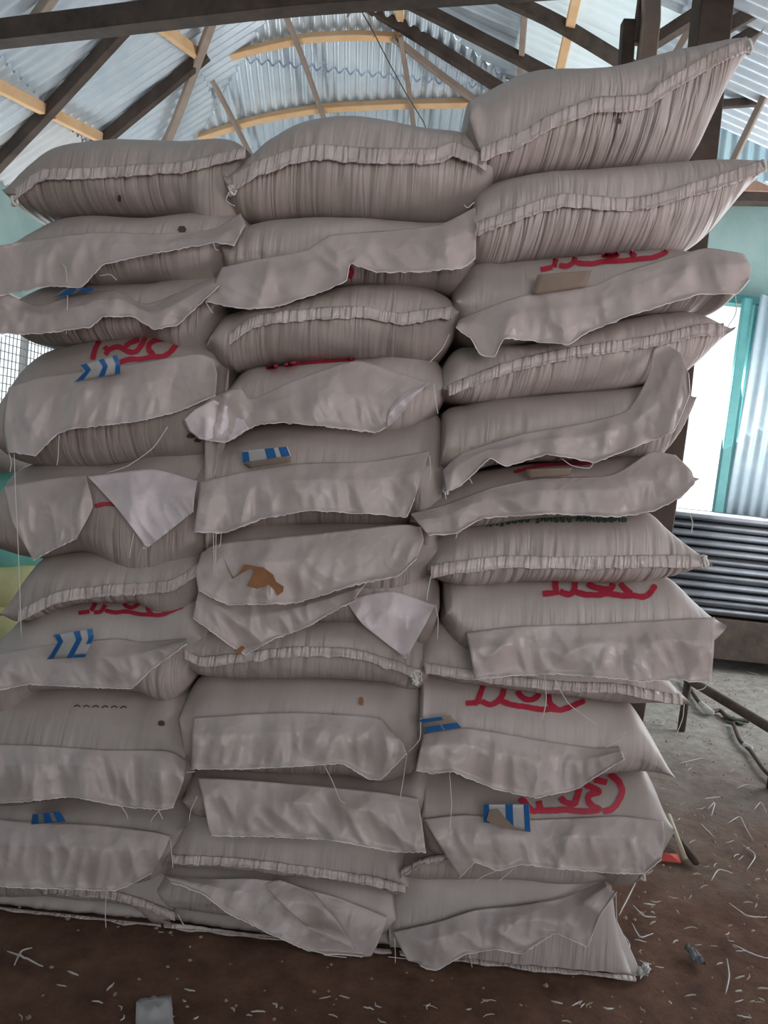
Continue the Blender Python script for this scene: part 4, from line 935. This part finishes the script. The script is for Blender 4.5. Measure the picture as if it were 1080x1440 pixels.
v, f = tube([fz(945, 1175)+Vector((0, 0, .02)), fz(978, 1218)+Vector((0, 0, .012))], .012, 7); props(mesh('stick', v, f, WOODD), 'dark stick lying beside the pale stick', 'stick')
c = fz(941, 1209); V = [c+Vector((-.035, -.02, .004)), c+Vector((.03, -.025, .006)), c+Vector((.04, .02, .014)), c+Vector((-.02, .03, .006)), c+Vector((.0, .0, .02))]
props(mesh('red_scrap', V, [(0, 1, 4), (1, 2, 4), (2, 3, 4), (3, 0, 4)], varied('red_plastic', (.5, .05, .03), (.4, .04, .03), 9), smooth=False), 'crumpled red scrap at the foot of the sticks', 'scrap')
# dark object at the right edge
v, f = tube([fz(1088, 1110)+Vector((0, 0, .0)), fz(1088, 1110)+Vector((.0, 0, .13))], .03, 12); props(mesh('dark_bucket_edge', v, f, WOODD), 'dark rounded object at the far right edge of the floor', 'bucket')
# white packet at the bottom, grey rag
def crumple(name, quad, h, mat, label, cat, seed=0, n=9):
    V = []
    for i in range(n):
        for j in range(n):
            s, t = i/(n-1), j/(n-1); p = Vector(quad[0]).lerp(Vector(quad[1]), s).lerp(Vector(quad[3]).lerp(Vector(quad[2]), s), t)
            b = fz(p.x, p.y); V.append(b+Vector((0, 0, .004+h*abs(noise.noise(Vector((s*3+seed, t*3, seed)))))))
    o = mesh(name, V, grid_faces(n, n), mat); so = o.modifiers.new('s', 'SOLIDIFY'); so.thickness = .001
    return props(o, label, cat)
crumple('paper_packet', [(191, 1412), (240, 1402), (244, 1450), (190, 1456)], .02, CARDW, 'crumpled white and grey packet on the ground at the bottom edge', 'packet', 2)
crumple('plastic_scrap', [(895, 1368), (912, 1362), (916, 1372), (900, 1380)], .03, PLAST, 'small pinkish scrap right of the bottom right sack', 'scrap', 4)
crumple('rag', [(962, 1335), (985, 1345), (992, 1362), (975, 1358)], .04, EARTH_DARK, 'small dark rag on the ground right of the stack', 'rag', 5)
crumple('leaf', [(1018, 1006), (1045, 1015), (1050, 1022), (1020, 1016)], .02, varied('dark_leaf', (.05, .09, .05), (.08, .12, .06), 9), 'dark leaf on the pale floor', 'leaf', 6)
# loose strips and straw : individual strands
def strand(pts, r, mat, name, label, cat, group, seed):
    P = []
    for i, p in enumerate(resample(pts, 12)):
        b = fz(p.x, p.y); P.append(b+Vector((0, 0, .004+.004*abs(noise.noise(Vector((i*.4, seed, 0)))))))
    v, f = tube(P, r, 4, taper=lambda t: .5+.5*math.sin(math.pi*t)); base = P[0].copy(); base.z = 0
    o = mesh(name, v, f, mat, base=base); return props(o, label, cat, group)
G = [[(995, 1140), (1005, 1130), (1000, 1150)], [(990, 1125), (1012, 1122)], [(1022, 1160), (1040, 1150), (1048, 1165), (1060, 1185)], [(1045, 1190), (1062, 1205), (1050, 1225)], [(1025, 1272), (1050, 1290), (1078, 1292)], [(985, 1160), (1000, 1175), (1005, 1180)],
     [(955, 1075), (985, 1068), (1003, 1072)], [(890, 1275), (905, 1290), (922, 1292)], [(895, 1240), (880, 1270), (870, 1290)], [(1030, 1330), (1060, 1345), (1080, 1350)], [(1022, 1350), (1025, 1375), (1020, 1400)], [(1000, 1240), (1010, 1225), (1030, 1230)],
     [(870, 1310), (885, 1330), (880, 1350)], [(888, 1300), (900, 1320), (918, 1315)], [(1060, 1140), (1070, 1130), (1078, 1145)], [(1035, 1110), (1050, 1105), (1065, 1110)], [(1050, 945), (1068, 950)], [(10, 1340), (40, 1352), (60, 1362)], [(20, 1360), (30, 1340), (45, 1335)], [(95, 1368), (110, 1374)], [(150, 1395), (160, 1385)]]
for i, g in enumerate(G):
    strand(g, .0025, PLAST, 'plastic_strip', 'loose white plastic strip on the earth floor', 'strip', 'white strips scattered on the floor', i)
random.seed(11)
for i in range(150):
    px = random.uniform(890, 1085); py = random.uniform(1000, 1435) if random.random() < .8 else random.uniform(940, 1020)
    if random.random() < .25: px = random.uniform(0, 880); py = random.uniform(1385+.03*px, 1438)
    a = random.uniform(0, 6.28); L = random.uniform(5, 17)*(py-600)/600; bnd = random.uniform(-.5, .5)
    g = [(px, py), (px+L*.5*math.cos(a), py+L*.25*math.sin(a)), (px+L*math.cos(a+bnd), py+L*.45*math.sin(a+bnd))]
    strand(g, random.uniform(.0012, .0028), random.choice([PLAST, STRAW, STRAW]), 'straw_strand', 'thin pale strand of straw or thread on the ground', 'straw', 'thin strands scattered on the floor', i)
random.seed(21)
V, Fc = [], []
for i in range(2600):
    x = random.uniform(-1.3, 3.2); y = random.uniform(1.2, 5.2); r = random.uniform(.002, .007)*(1.4 if random.random() < .05 else 1)
    c = Vector((x, y, .001)); o = len(V)
    for dx, dy, dz in ((1, 0, 0), (0, 1, 0), (-1, 0, 0), (0, -1, 0), (0, 0, .8), (0, 0, -.5)):
        V.append(c+Vector((dx, dy, dz))*r*random.uniform(.7, 1.3))
    for a, b in ((0, 1), (1, 2), (2, 3), (3, 0)): Fc += [(o+a, o+b, o+4), (o+b, o+a, o+5)]
props(mesh('soil_crumbs', V, Fc, varied('crumbs', (.16, .10, .07), (.34, .26, .2), 3), smooth=False), 'loose crumbs of earth and husk strewn over the floor', 'soil', kind='stuff')

# ------------------------------------------------------------------ things at the far left
def bag(name, px0, px1, py0, py1, y, mat, label, group=None, D=.5):
    a, b = at_y(px0, py1, y), at_y(px1, py0, y); c = (a+b)/2; c.y = y+D/2; hx, hz = (b.x-a.x)/2, (b.z-a.z)/2
    V = []; n, m = 40, 28
    for i in range(n):
        th = math.pi*i/(n-1)
        for j in range(m):
            ph = 2*math.pi*j/m
            cx_ = math.cos(th); sn = math.sin(th)**.5 if math.sin(th) > 0 else 0
            cy_, cz_ = math.cos(ph), math.sin(ph)
            p = Vector((math.copysign(abs(cx_)**.8, cx_)*hx, math.copysign(abs(cy_)**.6, cy_)*sn*D/2, math.copysign(abs(cz_)**.7, cz_)*sn*hz))
            p += p.normalized()*(noise.noise(p*9+c)*.02) if p.length > 0 else Vector()
            V.append(p+c)
    o = mesh(name, V, grid_faces(n, m, True), mat, base=(c.x, c.y, min(v.z for v in V)))
    return props(o, label, 'sack', group)
TS = varied('teal_bag', (.15, .55, .47), (.28, .68, .6), 6, .5); YS = varied('yellow_bag', (.62, .58, .24), (.72, .68, .38), 6, .5); WS = varied('white_bag', (.6, .58, .55), (.7, .68, .66), 6, .5)
lb = [('teal_sack', 655, 722, TS, 'teal sack lying behind the left column, upper one'), ('teal_sack', 720, 792, TS, 'teal sack with dark printing behind the left column, just above the yellow sacks'),
      ('yellow_sack', 792, 848, YS, 'yellow sack behind the left column, upper one'), ('yellow_sack', 846, 900, YS, 'yellow sack behind the left column, lower one'), ('white_sack', 898, 960, WS, 'white sack under the yellow sacks at the left edge')]
for nm_, a, b, m_, l_ in lb: bag(nm_, -190, 62, a, b, 3.3, m_, l_, 'coloured sacks behind the left column')
zz = at_y(-60, 955, 3.3).z
v, f = merge([boxvf((-2.0, 3.55, zz-.05), (1.1, .6, .06)), boxvf((-2.45, 3.35, (zz-.08)/2), (.08, .08, zz-.08)), boxvf((-1.55, 3.35, (zz-.08)/2), (.08, .08, zz-.08)), boxvf((-2.45, 3.75, (zz-.08)/2), (.08, .08, zz-.08)), boxvf((-1.55, 3.75, (zz-.08)/2), (.08, .08, zz-.08))])
props(mesh('wooden_platform', v, f, WOODG, smooth=False), 'rough wooden platform carrying the coloured sacks at the left', 'platform')
bag('woven_sack', -150, 30, 590, 655, 2.9, SACK, 'plain sack peeping out at the far left edge behind the fourth sack', None, .5)
print('verts', sum(len(o.data.vertices) for o in bpy.data.objects if o.type == 'MESH'))
